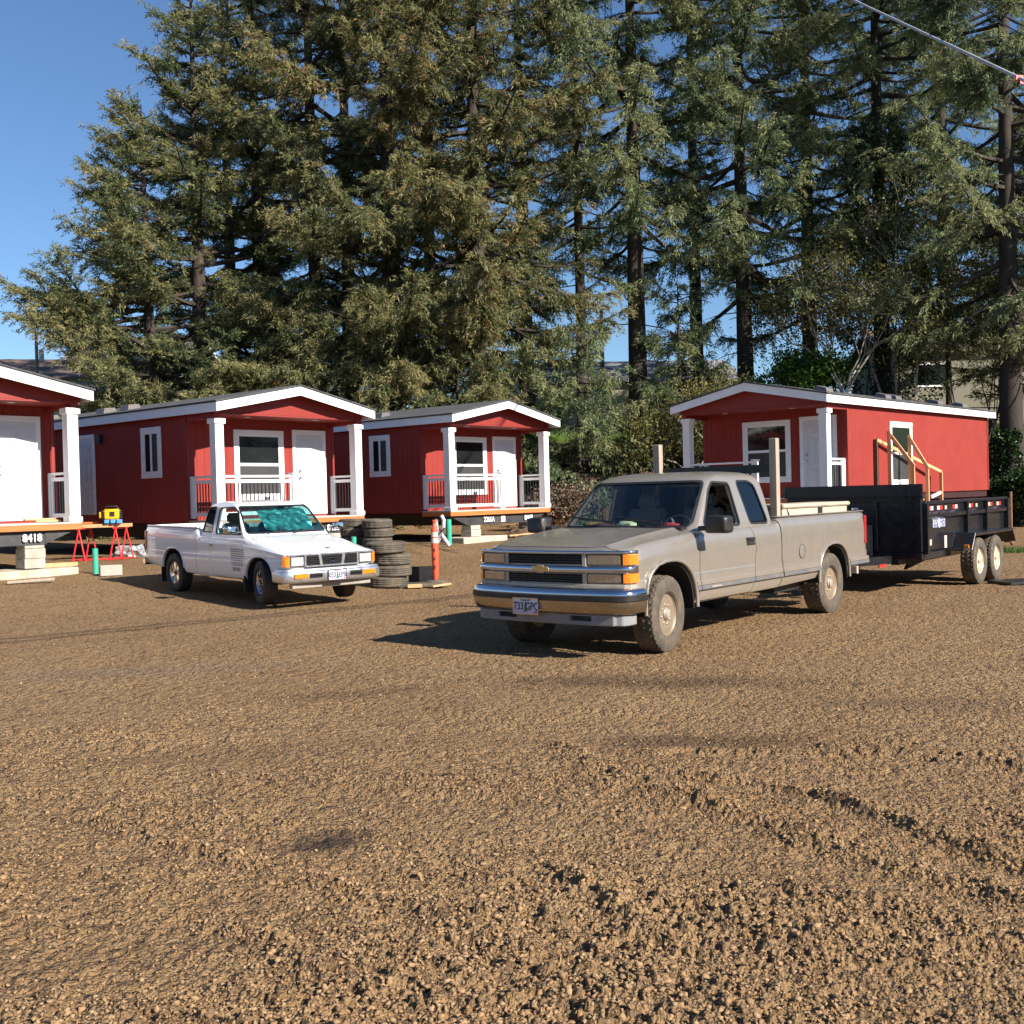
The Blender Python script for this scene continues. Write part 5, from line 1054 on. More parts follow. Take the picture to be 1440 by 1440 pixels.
b = MB(); b.box(-.16, .18, -.13, .13, 0, .24); b.build('housing', M['yellow'], PT, bevel=.03, seg=3, smooth=50)
b = MB(); b.box(-.21, -.155, -.11, .11, .02, .22); b.box(.175, .22, -.11, .11, .03, .2); b.box(-.03, .08, -.14, -.128, .07, .18); b.build('end_caps', M['black'], PT, bevel=.012)
b = MB(); b.tube([(-.14, 0, .23), (-.12, 0, .30), (.12, 0, .30), (.16, 0, .22)], .015, 8); b.build('handle', M['black'], PT, smooth=60)
b = MB(); b.box(-.26, -.20, -.10, .08, .04, .18); b.build('battery', M['yellow'], PT, bevel=.015)
for k in range(3): solo('blue_tray', MB().box(-.05, .05, -.08, .08, 0, .085), M['blue'], (-9.06 + .14 * k, 24.64, g + .83), .15, ('left', 'middle', 'right')[k] + ' of three small blue cases under the yellow power tool', 'case', 'blue cases on the boards', bevel=.01)
# bits of lumber / blocks near the left cabin
g = gz(-7.78, 21.2); solo('loose_block', MB().box(-.2, .2, -.1, .1, 0, .2), M['block'], (-7.72, 21.1, g), .5, 'single concrete block lying beside the green pipe stub', 'concrete block', bevel=.008)
plank('scrap_board', (-9.2, 21.5, gz(-9, 21.5) + .16), (-8.6, 21.75, gz(-9, 21.5) + .16), .09, .08, M['wood'], 'brown board offcut on the end of the long footing', 'board', 'scraps of lumber on the ground')
plank('scrap_board', (-10.4, 18.4, gz(-10, 18.4) + .10), (-9.3, 19.2, gz(-10, 18.4) + .10), .2, .2, M['pad'], 'broad grey timber lying in front of the long footing at the left edge', 'timber')
plank('scrap_board', (-9.0, 19.55, gz(-9, 19.6) + .04), (-8.3, 19.9, gz(-9, 19.6) + .06), .08, .05, M['woodg'], 'thin weathered stick near the long footing', 'board', 'scraps of lumber on the ground')
H1z = 1.318
def on1(u, v, z): a = .84; return (-9.935 + u * math.cos(a) - v * math.sin(a), 20.129 + u * math.sin(a) + v * math.cos(a), H1z + z)
plank('porch_board', on1(1.45, .5, .03), on1(1.95, .5, .03), .14, .04, M['wood'], 'board lying on the left cabin porch beside its column', 'board'); plank('porch_board', on1(1.3, .62, .07), on1(1.9, .6, .07), .09, .035, M['wood'], 'upper narrow board crossing the one on the left cabin porch', 'board')
# junk under the raised cabins
rd = random.Random(8); wrapm = mat('crumpled_foil_wrap', (.45, .46, .48), .3, .4, var=.6, scale=20, bump=.8, bscale=15)
for (x, y, s_, m, lab) in ((-8.9, 25.9, .35, wrapm, 'crumpled silver wrap behind the left red sawhorse'), (-7.3, 26.2, .4, wrapm, 'crumpled silver wrap behind the right red sawhorse'), (.25, 31.9, .35, M['woodd'], 'heap of brown debris between the two piers of the cabin marked 2266A'), (-9.0, 21.9, .18, wrapm, 'small bunch of black and silver straps by the left block pier')):
    bm = bmesh.new(); bmesh.ops.create_icosphere(bm, subdivisions=3, radius=1)
    for v in bm.verts: v.co = Vector((v.co.x * s_ * 1.6, v.co.y * s_, max(-.1, v.co.z) * s_ * .8)) * rd.uniform(.7, 1.2)
    me = bpy.data.meshes.new('debris_heap'); bm.to_mesh(me); bm.free(); me.materials.append(m); o = bpy.data.objects.new('debris_heap', me); COL.objects.link(o); o.location = (x, y, gz(x, y)); tag(o, lab, 'debris')
plank('scrap_board', (-.1, 31.0, gz(0, 31) + .12), (1.2, 31.5, gz(0, 31) + .2), .1, .04, M['wood'], 'long pale board lying between the piers of the cabin marked 2266A', 'board', 'scraps of lumber on the ground')
# dark board with mud near the right edge, stick
solo('flat_panel', MB().box(-.5, .5, -.3, .3, 0, .05), M['black'], (8.15, 17.5, .01), .2, 'dark flat panel lying at the right edge near the trailer wheels', 'panel', bevel=.01)
# wooden stair frame against the sunlit side of the right cabin
def on4(v, d, z): a = -.742; u = WW + d; return Vector((6.352 + u * math.cos(a) - v * math.sin(a), 29.011 + u * math.sin(a) + v * math.cos(a), 1.367 + z))
SF = thing('stair_railing', on4(3.3, .5, 0), -.742, 'rough wooden stair with pale 2x4 handrails against the sunlit cabin side', 'stair')
inv = (Matrix.Translation(on4(3.3, .5, 0)) @ Matrix.Rotation(-.742, 4, 'Z')).inverted()
def sb4(name, p, q, w, h, m='wood'): b = MB(); b.bar(inv @ on4(*p), inv @ on4(*q), w, h); return b.build(name, M[m], SF, bevel=.004)
for v, d, z, zz in ((2.92, .30, 1.72, 0), (4.25, .30, 1.64, 0), (2.96, .92, .78, 0), (4.2, .80, .72, 0), (6.45, .30, .62, 0)): sb4('post', (v, d, -1.1), (v, d, z), .09, .05)
sb4('post', (2.62, .04, -1.1), (2.62, .04, 1.5), .14, .06, 'woodd')  # dark brown colour stands in for a lumber post in shade
sb4('handrail', (2.92, .27, 1.70), (2.96, .95, .74), .05, .09); sb4('handrail', (4.25, .27, 1.62), (4.2, .84, .68), .05, .09); sb4('handrail', (2.62, .10, 1.48), (6.48, .30, .62), .04, .09)
sb4('cross_brace', (5.7, .3, -.1), (6.4, .3, .02), .04, .09, 'white')
for k in range(5): sb4('tread', (2.95, .35 + k * .25, .05 - k * .2), (4.2, .35 + k * .25, .05 - k * .2), .24, .04)
# overhead cables
def cablef(name, p, q, r, sag, m, lab, grp):
    p, q = Vector(p), Vector(q); pts = [p.lerp(q, t) - Vector((0, 0, sag * 4 * t * (1 - t))) for t in [k / 16 for k in range(17)]]; b = MB(); b.tube(pts, r, 6); o = b.build(name, m, None, smooth=60); return tag(o, lab, 'cable', grp)
A_, B_ = Vector((10.19, 31.9, 15.62)), Vector((8.90, 18.85, 8.45)); d = B_ - A_
E_ = A_ + d * 1.02
cablef('guy_cable', A_ - d * .15, A_ + d * 1.04, .03, .0, M['cable'], 'thick pale guy cable crossing the upper right corner, with a red tag', None)
tg_ = MB(); tg_.box(-.07, .07, -.01, .01, -.05, .05); tg_.box(.0, .12, -.02, -.005, -.10, -.02); solo('cable_tag', tg_, M['redp'], A_ + d * .985, .2, 'red ribbon tag tied on the pale guy cable', 'ribbon')
for k, (o1, lab) in enumerate(((0, 'upper black wire of the pair in the upper right corner'), (.16, 'lower black wire of the pair in the upper right corner'))):
    A2, B2 = Vector((10.17, 24, 12.11 - o1)), Vector((8.60, 18.0, 8.98 - o1)); cablef('overhead_wire', A2 - (B2 - A2) * .15, A2 + (B2 - A2) * 1.1, .012, 0, M['cableb'], lab, 'overhead black wires')
for k in (0, 1):   # service wires passing overhead to the right of the view; their thin shadows cross the lot
    cablef('service_wire', (0, 3.7 + .45 * k, 7.0), (13.5, 15.2 + .2 * k, 7.0), .022, .10, M['cableb'], ('nearer', 'farther')[k] + ' of two service wires overhead whose shadows cross the gravel', 'overhead service wires')
# ------------------------------------------------ houses beyond
def house(name, loc, rz, w, d, h, rh, wall, roof, lab, ridge='x', wins=()):
    t = thing(name, loc, rz, lab, 'house', 'neighbouring houses beyond the trees'); e = .4
    b = MB()
    if ridge == 'x': b.prism([(-d / 2, 0), (d / 2, 0), (d / 2, h), (0, h + rh), (-d / 2, h)], -w / 2, w / 2, 'x')
    else: b.prism([(-w / 2, 0), (w / 2, 0), (w / 2, h), (0, h + rh), (-w / 2, h)], -d / 2, d / 2, 'y')
    b.build('wall', wall, t)
    r = MB(); f = MB(); W2 = (d if ridge == 'x' else w) / 2; Ln = (w if ridge == 'x' else d) / 2 + e; sl = rh / W2; ax = 'x' if ridge == 'x' else 'y'
    for s_ in (-1, 1):
        r.prism([(0, h + rh + .02), (s_ * (W2 + e), h - sl * e + .02), (s_ * (W2 + e), h - sl * e + .14), (0, h + rh + .16)], -Ln, Ln, ax)
        for y in (-Ln - .04, Ln): f.prism([(0, h + rh - .08), (s_ * (W2 + e), h - sl * e - .12), (s_ * (W2 + e), h - sl * e + .10), (0, h + rh + .12)], y, y + .04, ax)
    r.build('roof', roof, t); f.build('fascia', M['white'], t)
    for (x, z, ww, hh) in wins:
        k = MB(); k.box(x - ww / 2 - .08, x + ww / 2 + .08, -d / 2 - .04, -d / 2 - .002, z - .08, z + hh + .08); q = k.build('window', M['white'], t); k = MB(); k.box(x - ww / 2, x + ww / 2, -d / 2 - .05, -d / 2 - .041, z, z + hh); k.build('pane', M['pane'], q)
    return t
house('cream_house', (6.2, 64, 5.3), .1, 12, 8, 2.4, 1.4, M['cream'], M['greyroof'], 'cream single-storey house with grey roof seen between the big trunks', wins=((-3, .9, 1.2, 1.0), (1.5, .9, 1.0, 1.0)))
house('red_gable_house', (7.3, 82, 7.6), .2, 3.6, 5, 1.6, .8, mat('brick_red_wall', (.30, .10, .07), .8), M['greyroof'], 'small reddish gabled house far up the slope, above the cream house', 'y', wins=((0, .5, .8, .8),))
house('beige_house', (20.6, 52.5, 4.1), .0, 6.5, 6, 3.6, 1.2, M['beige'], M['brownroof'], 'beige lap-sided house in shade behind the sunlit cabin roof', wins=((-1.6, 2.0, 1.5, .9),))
house('green_gable_house', (-18.6, 52, 3.6), -.45, 6, 9, 2.2, 1.2, M['green_w'], M['greyroof'], 'pale green gabled building just behind the left cabin roof', 'y')
house('brown_roof_house', (-29.2, 66, 6.7), .25, 10, 7, 2.4, 1.3, M['greyh'], M['brownroof'], 'grey house with a brown roof on the far left skyline', 'x', wins=((2, 1, 1.2, 1.0),))
house('grey_house', (-23.0, 70, 7.8), -.1, 7, 7, 2.6, 1.6, M['greyh'], M['greyroof'], 'grey house partly hidden by low branches, right of the brown-roofed one', 'x', wins=((0, 1, 1.0, 1.0),))
house('white_shed', (-17.2, 56, 4.6), .3, 4, 4, 1.8, .8, M['white'], M['greyroof'], 'small white-walled shed between the two left cabins\' roofs', 'x')
um = thing('patio_umbrella', (6.6, 70, 6.6), 0, 'blue dome-shaped canopy up behind the cream house roof', 'umbrella')
b = MB(); b.lathe([(0, 3.0), (.6, 2.85), (1.2, 2.4), (1.5, 1.7), (1.48, 1.6), (0, 1.75)], 16); b.build('canopy', M['bluetarp'], um, smooth=40); b = MB(); b.tube([(0, 0, 0), (0, 0, 2.4)], .06, 8); b.build('pole', M['pole'], um)
for x, y, z, h, r, lab in ((-25.6, 60, 6.0, 5.2, .11, 'weathered utility pole at the far left skyline'), (4.95, 58, 4.9, 6.4, .13, 'reddish brown utility pole between the two tall trunks')):
    t = thing('utility_pole', (x, y, z), .3, lab, 'utility pole', 'utility poles beyond the lot'); b = MB(); b.tube([(0, 0, -1), (0, 0, h)], [r, r * .75], 10); b.build('pole', M['pole'], t, smooth=60); b = MB(); b.lathe([(0, h - 1.6), (.13, h - 1.6), (.13, h - 1.0), (0, h - .97)], 12, Matrix.Translation((.24, 0, 0))); b.build('transformer', M['pvc'], t, smooth=40)
# board fence at the foot of the bank
FN = thing('board_fence', (7.0, 40.2, gz(7, 40.2)), 0, 'dark board fence at the foot of the bank between the cabins', 'fence')
rd = random.Random(3); b = MB()
for k in range(70): x = -4.6 + k * .145; b.box(x, x + .13, -.012, .012, -.3, 1.75 + rd.uniform(-.03, .03))
b.build('boards', M['woodd'], FN)
b = MB(); b.box(-4.6, 5.5, .013, .06, .4, .5); b.box(-4.6, 5.5, .013, .06, 1.35, 1.45); b.build('rails', M['woodd'], FN)
for k in range(5): b = MB(); b.box(-4.6 + k * 2.5, -4.5 + k * 2.5, .06, .16, -.3, 1.8); b.build('post', M['woodd'], FN)
# ------------------------------------------------ trees
def folmat(name, stops, tl=.42, rough=.55):
    m, n, l, b = newmat(name); an = n.new('ShaderNodeAttribute'); an.attribute_name = 'tint'; c = ramp(n, l, an.outputs['Fac'], stops)
    l.new(c, b.inputs['Base Color']); b.inputs['Roughness'].default_value = rough; b.inputs['Specular IOR Level'].default_value = .25
    t = n.new('ShaderNodeBsdfTranslucent'); l.new(c, t.inputs[0]); ms = n.new('ShaderNodeMixShader'); ms.inputs[0].default_value = tl
    l.new(b.outputs[0], ms.inputs[1]); l.new(t.outputs[0], ms.inputs[2]); l.new(ms.outputs[0], n['Material Output'].inputs[0]); return m
FOL = folmat('spruce_needles', [(0, (.030, .052, .026)), (.3, (.075, .105, .048)), (.6, (.165, .185, .08)), (.85, (.30, .275, .125)), (1, (.36, .28, .13))])
FOLB = folmat('spruce_needles_with_cones', [(0, (.034, .050, .026)), (.3, (.08, .102, .046)), (.6, (.165, .180, .076)), (.86, (.29, .262, .118)), (.9, (.30, .13, .05)), (1, (.42, .19, .07))])
FOLC = folmat('blue_green_spruce_needles', [(0, (.026, .050, .030)), (.3, (.065, .105, .055)), (.6, (.150, .190, .092)), (.85, (.28, .295, .14)), (1, (.34, .29, .14))])
LEAFY = folmat('olive_leaves', [(0, (.03, .04, .012)), (.5, (.12, .12, .035)), (.8, (.24, .20, .06)), (1, (.34, .25, .09))], .4)
LEAFG = folmat('bright_green_leaves', [(0, (.02, .05, .012)), (.5, (.06, .13, .022)), (1, (.13, .21, .04))], .4)
IVY = folmat('ivy_leaves', [(0, (.010, .022, .008)), (.6, (.028, .062, .016)), (1, (.07, .12, .03))], .2, .35)
DEADF = folmat('dead_twigs', [(0, (.06, .04, .03)), (.6, (.16, .115, .08)), (1, (.30, .22, .16))], .1)
BARK = mat('spruce_bark', (.040, .030, .023), .95, var=.4, scale=6, stretch=(1, 1, .25), bump=.9, bscale=14)
BARKL = mat('pale_alder_bark', (.34, .30, .25), .9, var=.3, scale=5, bump=.4, bscale=20)
class Cloud:
    def __init__(s): s.p = []; s.d = []; s.l = []; s.w = []; s.t = []
    def add(s, p, d, l, w, t): s.p.append(p); s.d.append(d); s.l.append(l); s.w.append(w); s.t.append(t)
    def mesh(s, name, rng, quad=False):
        P = np.concatenate(s.p); D = np.concatenate(s.d); L = np.concatenate(s.l)[:, None]; Wd = np.concatenate(s.w)[:, None]; T = np.concatenate(s.t)
        D = D / np.linalg.norm(D, axis=1, keepdims=True); q = rng.normal(size=D.shape); A = np.cross(D, q); A /= np.linalg.norm(A, axis=1, keepdims=True) + 1e-9
        n = len(P)
        if quad: V = np.stack([P, P + D * L * .45 + A * Wd, P + D * L, P + D * L * .45 - A * Wd], 1).reshape(-1, 3); k = 4
        else: V = np.stack([P - A * Wd * .6 - D * L * .1, P + A * Wd * .6, P + D * L], 1).reshape(-1, 3); k = 3
        me = fastmesh(name, V, np.arange(n * k).reshape(-1, k)); a = me.attributes.new('tint', 'FLOAT', 'POINT'); a.data.foreach_set('value', np.repeat(np.clip(T, 0, 1), k).astype(np.float32)); return me
def unit(v): return v / (np.linalg.norm(v) + 1e-9)
def spruce(name, x, y, H, Rm, zb, rt, nl, seed, label, cat='tree', fol=None, dens=1.0, droop=.3, cones=0, lean=0, azb=None, stubs=12, gaps=.0, z0=None, pw=.45, hang=.0, inner=.38, grp='tall spruces behind the cabins', tl=1.0, up=0, base=.62):
    rng = np.random.default_rng(seed); z0 = gz(x, y) - .2 if z0 is None else z0
    t = thing(name, (x, y, z0), 0, label, cat, grp); tk = MB(); w = rng.uniform(-.3, .3, 2)
    def axis(z): s = z / H; return np.array([lean * s * H * .1 + .25 * math.sin(3 * s + seed) * w[0], .25 * math.sin(2.3 * s + seed) * w[1], z])
    tk.tube([axis(H * k / 14) for k in range(15)], [max(.02, rt * (1 - .93 * (k / 14) ** 1.1) * (1.25 if k == 0 else 1)) for k in range(15)], 14)
    C = Cloud(); gold = 2.39996
    for i in range(nl):
        s = (i + rng.random()) / nl; z = zb + (H - zb) * s ** .92; az = i * gold + rng.uniform(-.5, .5)
        if azb is not None and rng.random() < azb[1]: az = azb[0] + rng.normal(0, .9)
        prof = (1 - s) ** pw * min(1, base + s * 3.2) + .03; L = Rm * prof * rng.choice((rng.uniform(.4, .8), rng.uniform(.75, 1.15)))
        if rng.random() < gaps: L *= .45
        el = (-.14 + .50 * s + up + rng.uniform(-.30, .32)); P0 = axis(z); hd = np.array([math.cos(az), math.sin(az), 0]); K = 8; pts = []
        cv = rng.uniform(-.25, .25); sd = np.array([-hd[1], hd[0], 0])
        for k in range(K + 1):
            u = k / K; pts.append(P0 + hd * L * u * math.cos(el) + sd * cv * L * u * u * .5 + np.array([0, 0, L * u * math.sin(el) - droop * L * .38 * math.sin(u * PI * .8) + .10 * L * u ** 3]))
        pts = np.array(pts); lr = max(.02, min(.11, rt * .3) * (L / Rm + .15)); tk.tube(pts, [lr * (1 - .85 * k / K) + .006 for k in range(K + 1)], 5, caps=False)
        tw_t = rng.random() * .45 + .1
        def dress(pts, L, inner, w0=1.0):
            K = len(pts) - 1; nst = max(3, int(L / .20)); bare = rng.random(4) < .12
            for j in range(nst):
                u = inner + (1 - inner) * (j + rng.random()) / nst
                if bare[min(3, int(u * 4))] and rng.random() < .75: continue
                q = u * K; k0 = min(K - 1, int(q)); P = pts[k0] * (1 - q + k0) + pts[k0 + 1] * (q - k0); ld = unit(pts[k0 + 1] - pts[k0])
                for sg in (-1, 1):
                    if rng.random() < .12: continue
                    a = rng.uniform(.5, 1.25) * sg; td = unit(ld * math.cos(a) + np.cross(ld, [0, 0, 1]) * math.sin(a) + np.array([0, 0, rng.uniform(-.55, .50) - hang * .5]))
                    tlen = (.30 + .55 * min(1, L / 4) * (1.15 - u)) * rng.uniform(.6, 1.3) * (1 + .10 * L) * tl * w0
                    m = max(3, int(tlen / .056 * dens)); ss = (np.arange(m) + rng.random(m)) / m; bend = np.array([0, 0, -.22 - hang])
                    base_ = P[None] + td[None] * (ss * tlen)[:, None] + bend[None] * (ss ** 2 * tlen)[:, None]
                    if tlen > .55 and j % 2 == 0: tk.tube([P, base_[m // 2], base_[-1]], [.010, .008, .004], 3, caps=False)
                    tt = tw_t + rng.uniform(-.12, .20) + .40 * u * rng.random()
                    for r_ in range(3):
                        pr = base_ + rng.normal(0, .05, base_.shape); dr = td[None] * .75 + bend[None] * ss[:, None] + rng.normal(0, .5, base_.shape) + np.array([0, 0, -hang * .5])
                        tc = tt + .25 * ss + rng.normal(0, .08, m)
                        if cones and rng.random() < cones * (.4 + s * 1.4): tc = np.where(rng.random(m) < .5, rng.uniform(.88, 1, m), tc)
                        else: tc = np.clip(tc, 0, .86)
                        C.add(pr, dr, rng.uniform(.09, .22, m), rng.uniform(.026, .044, m), tc)
        dress(pts, L, inner)
        if L > 1.2:      # forked side limbs break up the tiers
            for f_ in range(rng.integers(1, 4)):
                u = rng.uniform(.25, .75); k0 = int(u * K); ld = unit(pts[k0 + 1] - pts[k0]); a = rng.uniform(.35, 1.0) * rng.choice((-1, 1)); fd = unit(ld * math.cos(a) + np.cross(ld, [0, 0, 1]) * math.sin(a) + np.array([0, 0, rng.uniform(-.35, .75)])); fl = L * rng.uniform(.25, .5)
                fp = np.array([pts[k0] + fd * fl * w_ + np.array([0, 0, -.12 * fl * w_ * w_]) for w_ in np.linspace(0, 1, 6)]); tk.tube(fp, [max(.012, lr * .45) * (1 - .8 * w_) + .004 for w_ in np.linspace(0, 1, 6)], 4, caps=False); dress(fp, fl, .15, .85)
    for k in range(stubs):
        z = rng.uniform(.25, 1) * zb; az = rng.uniform(0, 2 * PI); L = rng.uniform(.6, 2.2); P0 = axis(z); d = np.array([math.cos(az), math.sin(az), rng.uniform(-.25, .2)]); tk.tube([P0, P0 + d * L * .6, P0 + d * L + np.array([0, 0, -.15])], [.03, .02, .008], 5, caps=False)
    tk.build('trunk', BARK, t, smooth=60, fix=False)
    me = C.mesh('crown', rng); me.materials.append(fol or (FOLB if cones else FOL)); o = bpy.data.objects.new('crown', me); COL.objects.link(o); o.parent = t; return t
def broad(name, x, y, size, seed, label, leaf, bark, n=9000, ll=.12, cat='shrub', grp='shrubs along the bank', bare=.0, zc=None, z0=None, trunks=3, depth=4, spread=.6, twig=True):
    rng = np.random.default_rng(seed); rd = random.Random(seed); z0 = gz(x, y) - .1 if z0 is None else z0
    t = thing(name, (x, y, z0), 0, label, cat, grp); tk = MB(); tips = []
    sx, sy, sz = size
    def grow(p, d, L, r, k):
        q = p + d * L; mid = (p + q) / 2 + Vector((rd.uniform(-1, 1), rd.uniform(-1, 1), rd.uniform(-.5, 1))) * L * .12; tk.tube([p, mid, q], [r, r * .85, r * .68], 5 if k > 1 else 4, caps=False)
        if k == 0: tips.append((q, d)); return
        if k <= 2: tips.append((mid, d))
        for j in range(rd.choice((2, 3, 3))):
            nd = (d + Vector((rd.uniform(-1, 1), rd.uniform(-1, 1), rd.uniform(-.45, .75))) * spread * 1.5).normalized(); grow(q, nd, L * rd.uniform(.62, .85), r * .62, k - 1)
    for k in range(trunks):
        a = rd.uniform(0, 6.28); grow(Vector((rd.uniform(-.2, .2) * sx, rd.uniform(-.2, .2) * sy, 0)), Vector((math.cos(a) * .45, math.sin(a) * .45, 1)).normalized(), sz * .36, .017 * sz ** .8, depth)
    tk.v = [(p[0] * sx / sz * 1.1, p[1] * sy / sz * 1.1, p[2]) for p in tk.v]; tk.build('stems', bark, t, smooth=60, fix=False)
    if n:
        T = np.array([[p.x * sx / sz * 1.1, p.y * sy / sz * 1.1, p.z] for p, d in tips]); idx = rng.integers(0, len(T), n); sh = rng.normal(0, 1, (n, 3)) * np.array([.13, .13, .10]) * (sz ** .55)
        P = T[idx] + sh; D = rng.normal(size=(n, 3)) + np.array([0, 0, -.3]); C = Cloud(); tw = rng.random(len(T)) * .6; C.add(P, D, rng.uniform(.6, 1.3, n) * ll, rng.uniform(.25, .42, n) * ll, np.clip(tw[idx] + rng.uniform(-.1, .45, n), 0, 1))
        me = C.mesh('leaves', rng, True); me.materials.append(leaf); o = bpy.data.objects.new('leaves', me); COL.objects.link(o); o.parent = t
    return t
def px(x, D): return (x - 720) / 1549.2 * D
SP = spruce
SP('spruce_tree', px(218, 42), 42, 16.6, 6.6, 2.2, .33, 112, 11, 'leftmost spruce, its branches stepping out against open blue sky', azb=(PI, .45), gaps=.12, droop=.15, dens=1.0, pw=.62)
SP('spruce_tree', px(290, 43.5), 43.5, 22, 6.0, 3.2, .42, 128, 12, 'tall spruce second from the left with a pale forked stub low on its trunk', azb=(PI, .2), gaps=.05, droop=.2, pw=.62)
SP('spruce_tree', px(372, 46), 46, 25, 5.4, 2.5, .36, 115, 13, 'tall spruce third from the left, just left of the broad brown-tipped one', gaps=.05)
SP('spruce_tree', px(452, 43.5), 43.5, 27, 5.5, 3, .36, 122, 14, 'tall spruce above the peak of the second cabin from the left', gaps=.05)
SP('spruce_tree', px(560, 42.8), 42.8, 27, 6.6, 2.0, .45, 150, 15, 'broadest spruce, speckled with brown cones, left of centre', cones=.09, hang=.25, dens=1.05)
SP('spruce_tree', px(680, 42.5), 42.5, 26, 6.2, 2.6, .42, 135, 16, 'brown-coned spruce above the peak of the cabin marked 2266A', cones=.11, hang=.25, dens=1.05)
SP('spruce_tree', px(500, 51), 51, 27, 6, 2.5, .4, 45, 17, 'dark spruce standing behind the broad brown-coned ones', 'tree')
SP('spruce_tree', px(745, 49), 49, 28, 5.2, 3.5, .38, 50, 18, 'dark narrow spruce behind, between the brown-coned pair and the thin trunk', gaps=0.25, fol=FOLC)
SP('spruce_tree', px(824, 44), 44, 26, 4.4, 6.5, .24, 75, 19, 'thin-trunked sparse spruce just right of the cabin marked 2266A', hang=.3, dens=.9, gaps=0.20, fol=FOLC)
SP('spruce_tree', px(903, 44.5), 44.5, 28, 5.8, 7.6, .40, 100, 20, 'spruce with the thickest bare dark trunk, in the middle gap', hang=.35, droop=.4, gaps=0.20, fol=FOLC)
SP('spruce_tree', px(1052, 45), 45, 27, 6.2, 5.0, .36, 108, 21, 'spruce behind the peak of the sunlit cabin', hang=.3, gaps=0.18, fol=FOLC)
SP('spruce_tree', px(985, 52), 52, 28, 5.2, 8, .34, 50, 22, 'far spruce filling in between the thickest trunk and its right neighbour', gaps=0.25, fol=FOLC)
SP('spruce_tree', px(1145, 50), 50, 28, 6.2, 4.5, .38, 75, 23, 'far dense spruce above the long roof of the sunlit cabin', hang=.3, gaps=0.12, fol=FOLC)
SP('spruce_tree', px(1245, 46.5), 46.5, 27, 6.2, 8.5, .38, 98, 24, 'tall dark spruce wrapped in ivy up its lower trunk', hang=.3, gaps=0.12, fol=FOLC)
SP('spruce_tree', px(1335, 51), 51, 28, 6.6, 6.0, .4, 78, 25, 'far dark spruce right of the ivy-wrapped one', hang=.3, gaps=0.10, fol=FOLC)
SP('spruce_tree', px(1424, 39.5), 39.5, 27, 6.0, 7.5, .46, 92, 26, 'rightmost spruce with a stout scarred trunk by the cabin corner', hang=.3, azb=(0, .15), z0=gz(px(1424, 39.5), 39.5) - .5, gaps=0.20, fol=FOLC)
SP('spruce_tree', px(1500, 42), 42, 26, 6.2, 3.5, .4, 85, 27, 'spruce leaning in from beyond the right edge of the photo')
SP('spruce_tree', px(335, 52), 52, 25, 5.6, 3, .36, 62, 28, 'dark spruce standing behind the left group, seen between their crowns')
SP('spruce_tree', px(612, 51), 51, 27, 5.6, 3, .36, 62, 29, 'dark spruce behind, between the two brown-coned spruces')
# lower, younger conifers and side growth
YG = 'young spruces and low growth on the bank'
SP('young_spruce', px(815, 40.8), 40.8, 7.2, 2.8, .2, .12, 70, 31, 'small drooping spruce right beside the right column of the cabin marked 2266A', hang=.5, dens=1.2, grp=YG, stubs=0, z0=.6, tl=.8, fol=FOLC)
SP('young_spruce', px(650, 41.5), 41.5, 8.5, 3.2, .3, .14, 80, 32, 'low bushy spruce behind the roof ridge of the cabin marked 2266A', hang=.3, grp=YG, stubs=0)
SP('young_spruce', px(455, 41), 41, 8, 3.6, .3, .14, 80, 33, 'grey-green bushy spruce behind the second cabin\'s roof peak', hang=.2, grp=YG, stubs=0)
SP('young_spruce', px(330, 40.5), 40.5, 6.5, 3.4, .2, .12, 70, 34, 'dark low spruce behind the middle of the second cabin\'s roof', grp=YG, stubs=0)
SP('young_spruce', px(205, 41), 41, 5.5, 3.4, .2, .12, 60, 35, 'dark low spruce behind the left end of the second cabin\'s roof', grp=YG, stubs=0)
SP('young_spruce', px(740, 43.5), 43.5, 8.5, 3.0, .2, .14, 70, 36, 'leafy low spruce left of the thin sparse trunk', hang=.4, grp=YG, stubs=0, fol=FOLC)
SP('young_spruce', px(1338, 47), 47, 9.5, 2.6, 3.6, .15, 60, 37, 'rounded dark spruce above the far end of the sunlit cabin roof', hang=.3, grp=YG, stubs=0, fol=FOLC)
SP('young_spruce', px(960, 43.8), 43.8, 6.0, 2.6, .2, .12, 60, 38, 'dark low spruce just right of the thickest trunk', grp=YG, stubs=0, hang=.3, fol=FOLC)
SP('young_spruce', px(560, 41), 41, 6.5, 3.2, .2, .12, 70, 39, 'low spruce between the second and third cabins\' roof peaks', grp=YG, stubs=0, hang=.3)
ys = [o for o in bpy.data.objects if o.type == 'EMPTY' and o.name.startswith('young_spruce')][0]
for k in range(6):   # unseen spruces added so the cabin windows reflect something dark
    c = copy_tree(ys); c.location = (38.5 + 1.2 * (k % 2), 9.5 + 4.3 * k, gz(38.5, 9.5 + 4.3 * k) - .3); c.rotation_euler = (0, 0, k * 1.3); c.scale = (1.25, 1.25, 1.15); tag(c, ('nearest', 'second nearest', 'third nearest', 'third farthest', 'second farthest', 'farthest')[k] + ' of the six unseen low spruces added for window reflections', 'tree', 'unseen low spruces added for window reflections')
broad('hawthorn_shrub', px(1010, 40.2), 40.2, (3.4, 2.2, 4.6), 41, 'olive yellow-leaved spreading shrub behind the sunlit cabin\'s left eave', LEAFY, BARKL, 8000, .11)
broad('hawthorn_shrub', px(940, 40.6), 40.6, (2.2, 1.8, 3.6), 42, 'small olive shrub between the thickest trunk and the sunlit cabin', LEAFY, BARKL, 4000, .11)
broad('bright_shrub', px(1130, 43), 43, (2.6, 2.0, 3.2), 43, 'bright green dense shrub above the sunlit cabin\'s roof ridge', LEAFG, BARKL, 15000, .12)
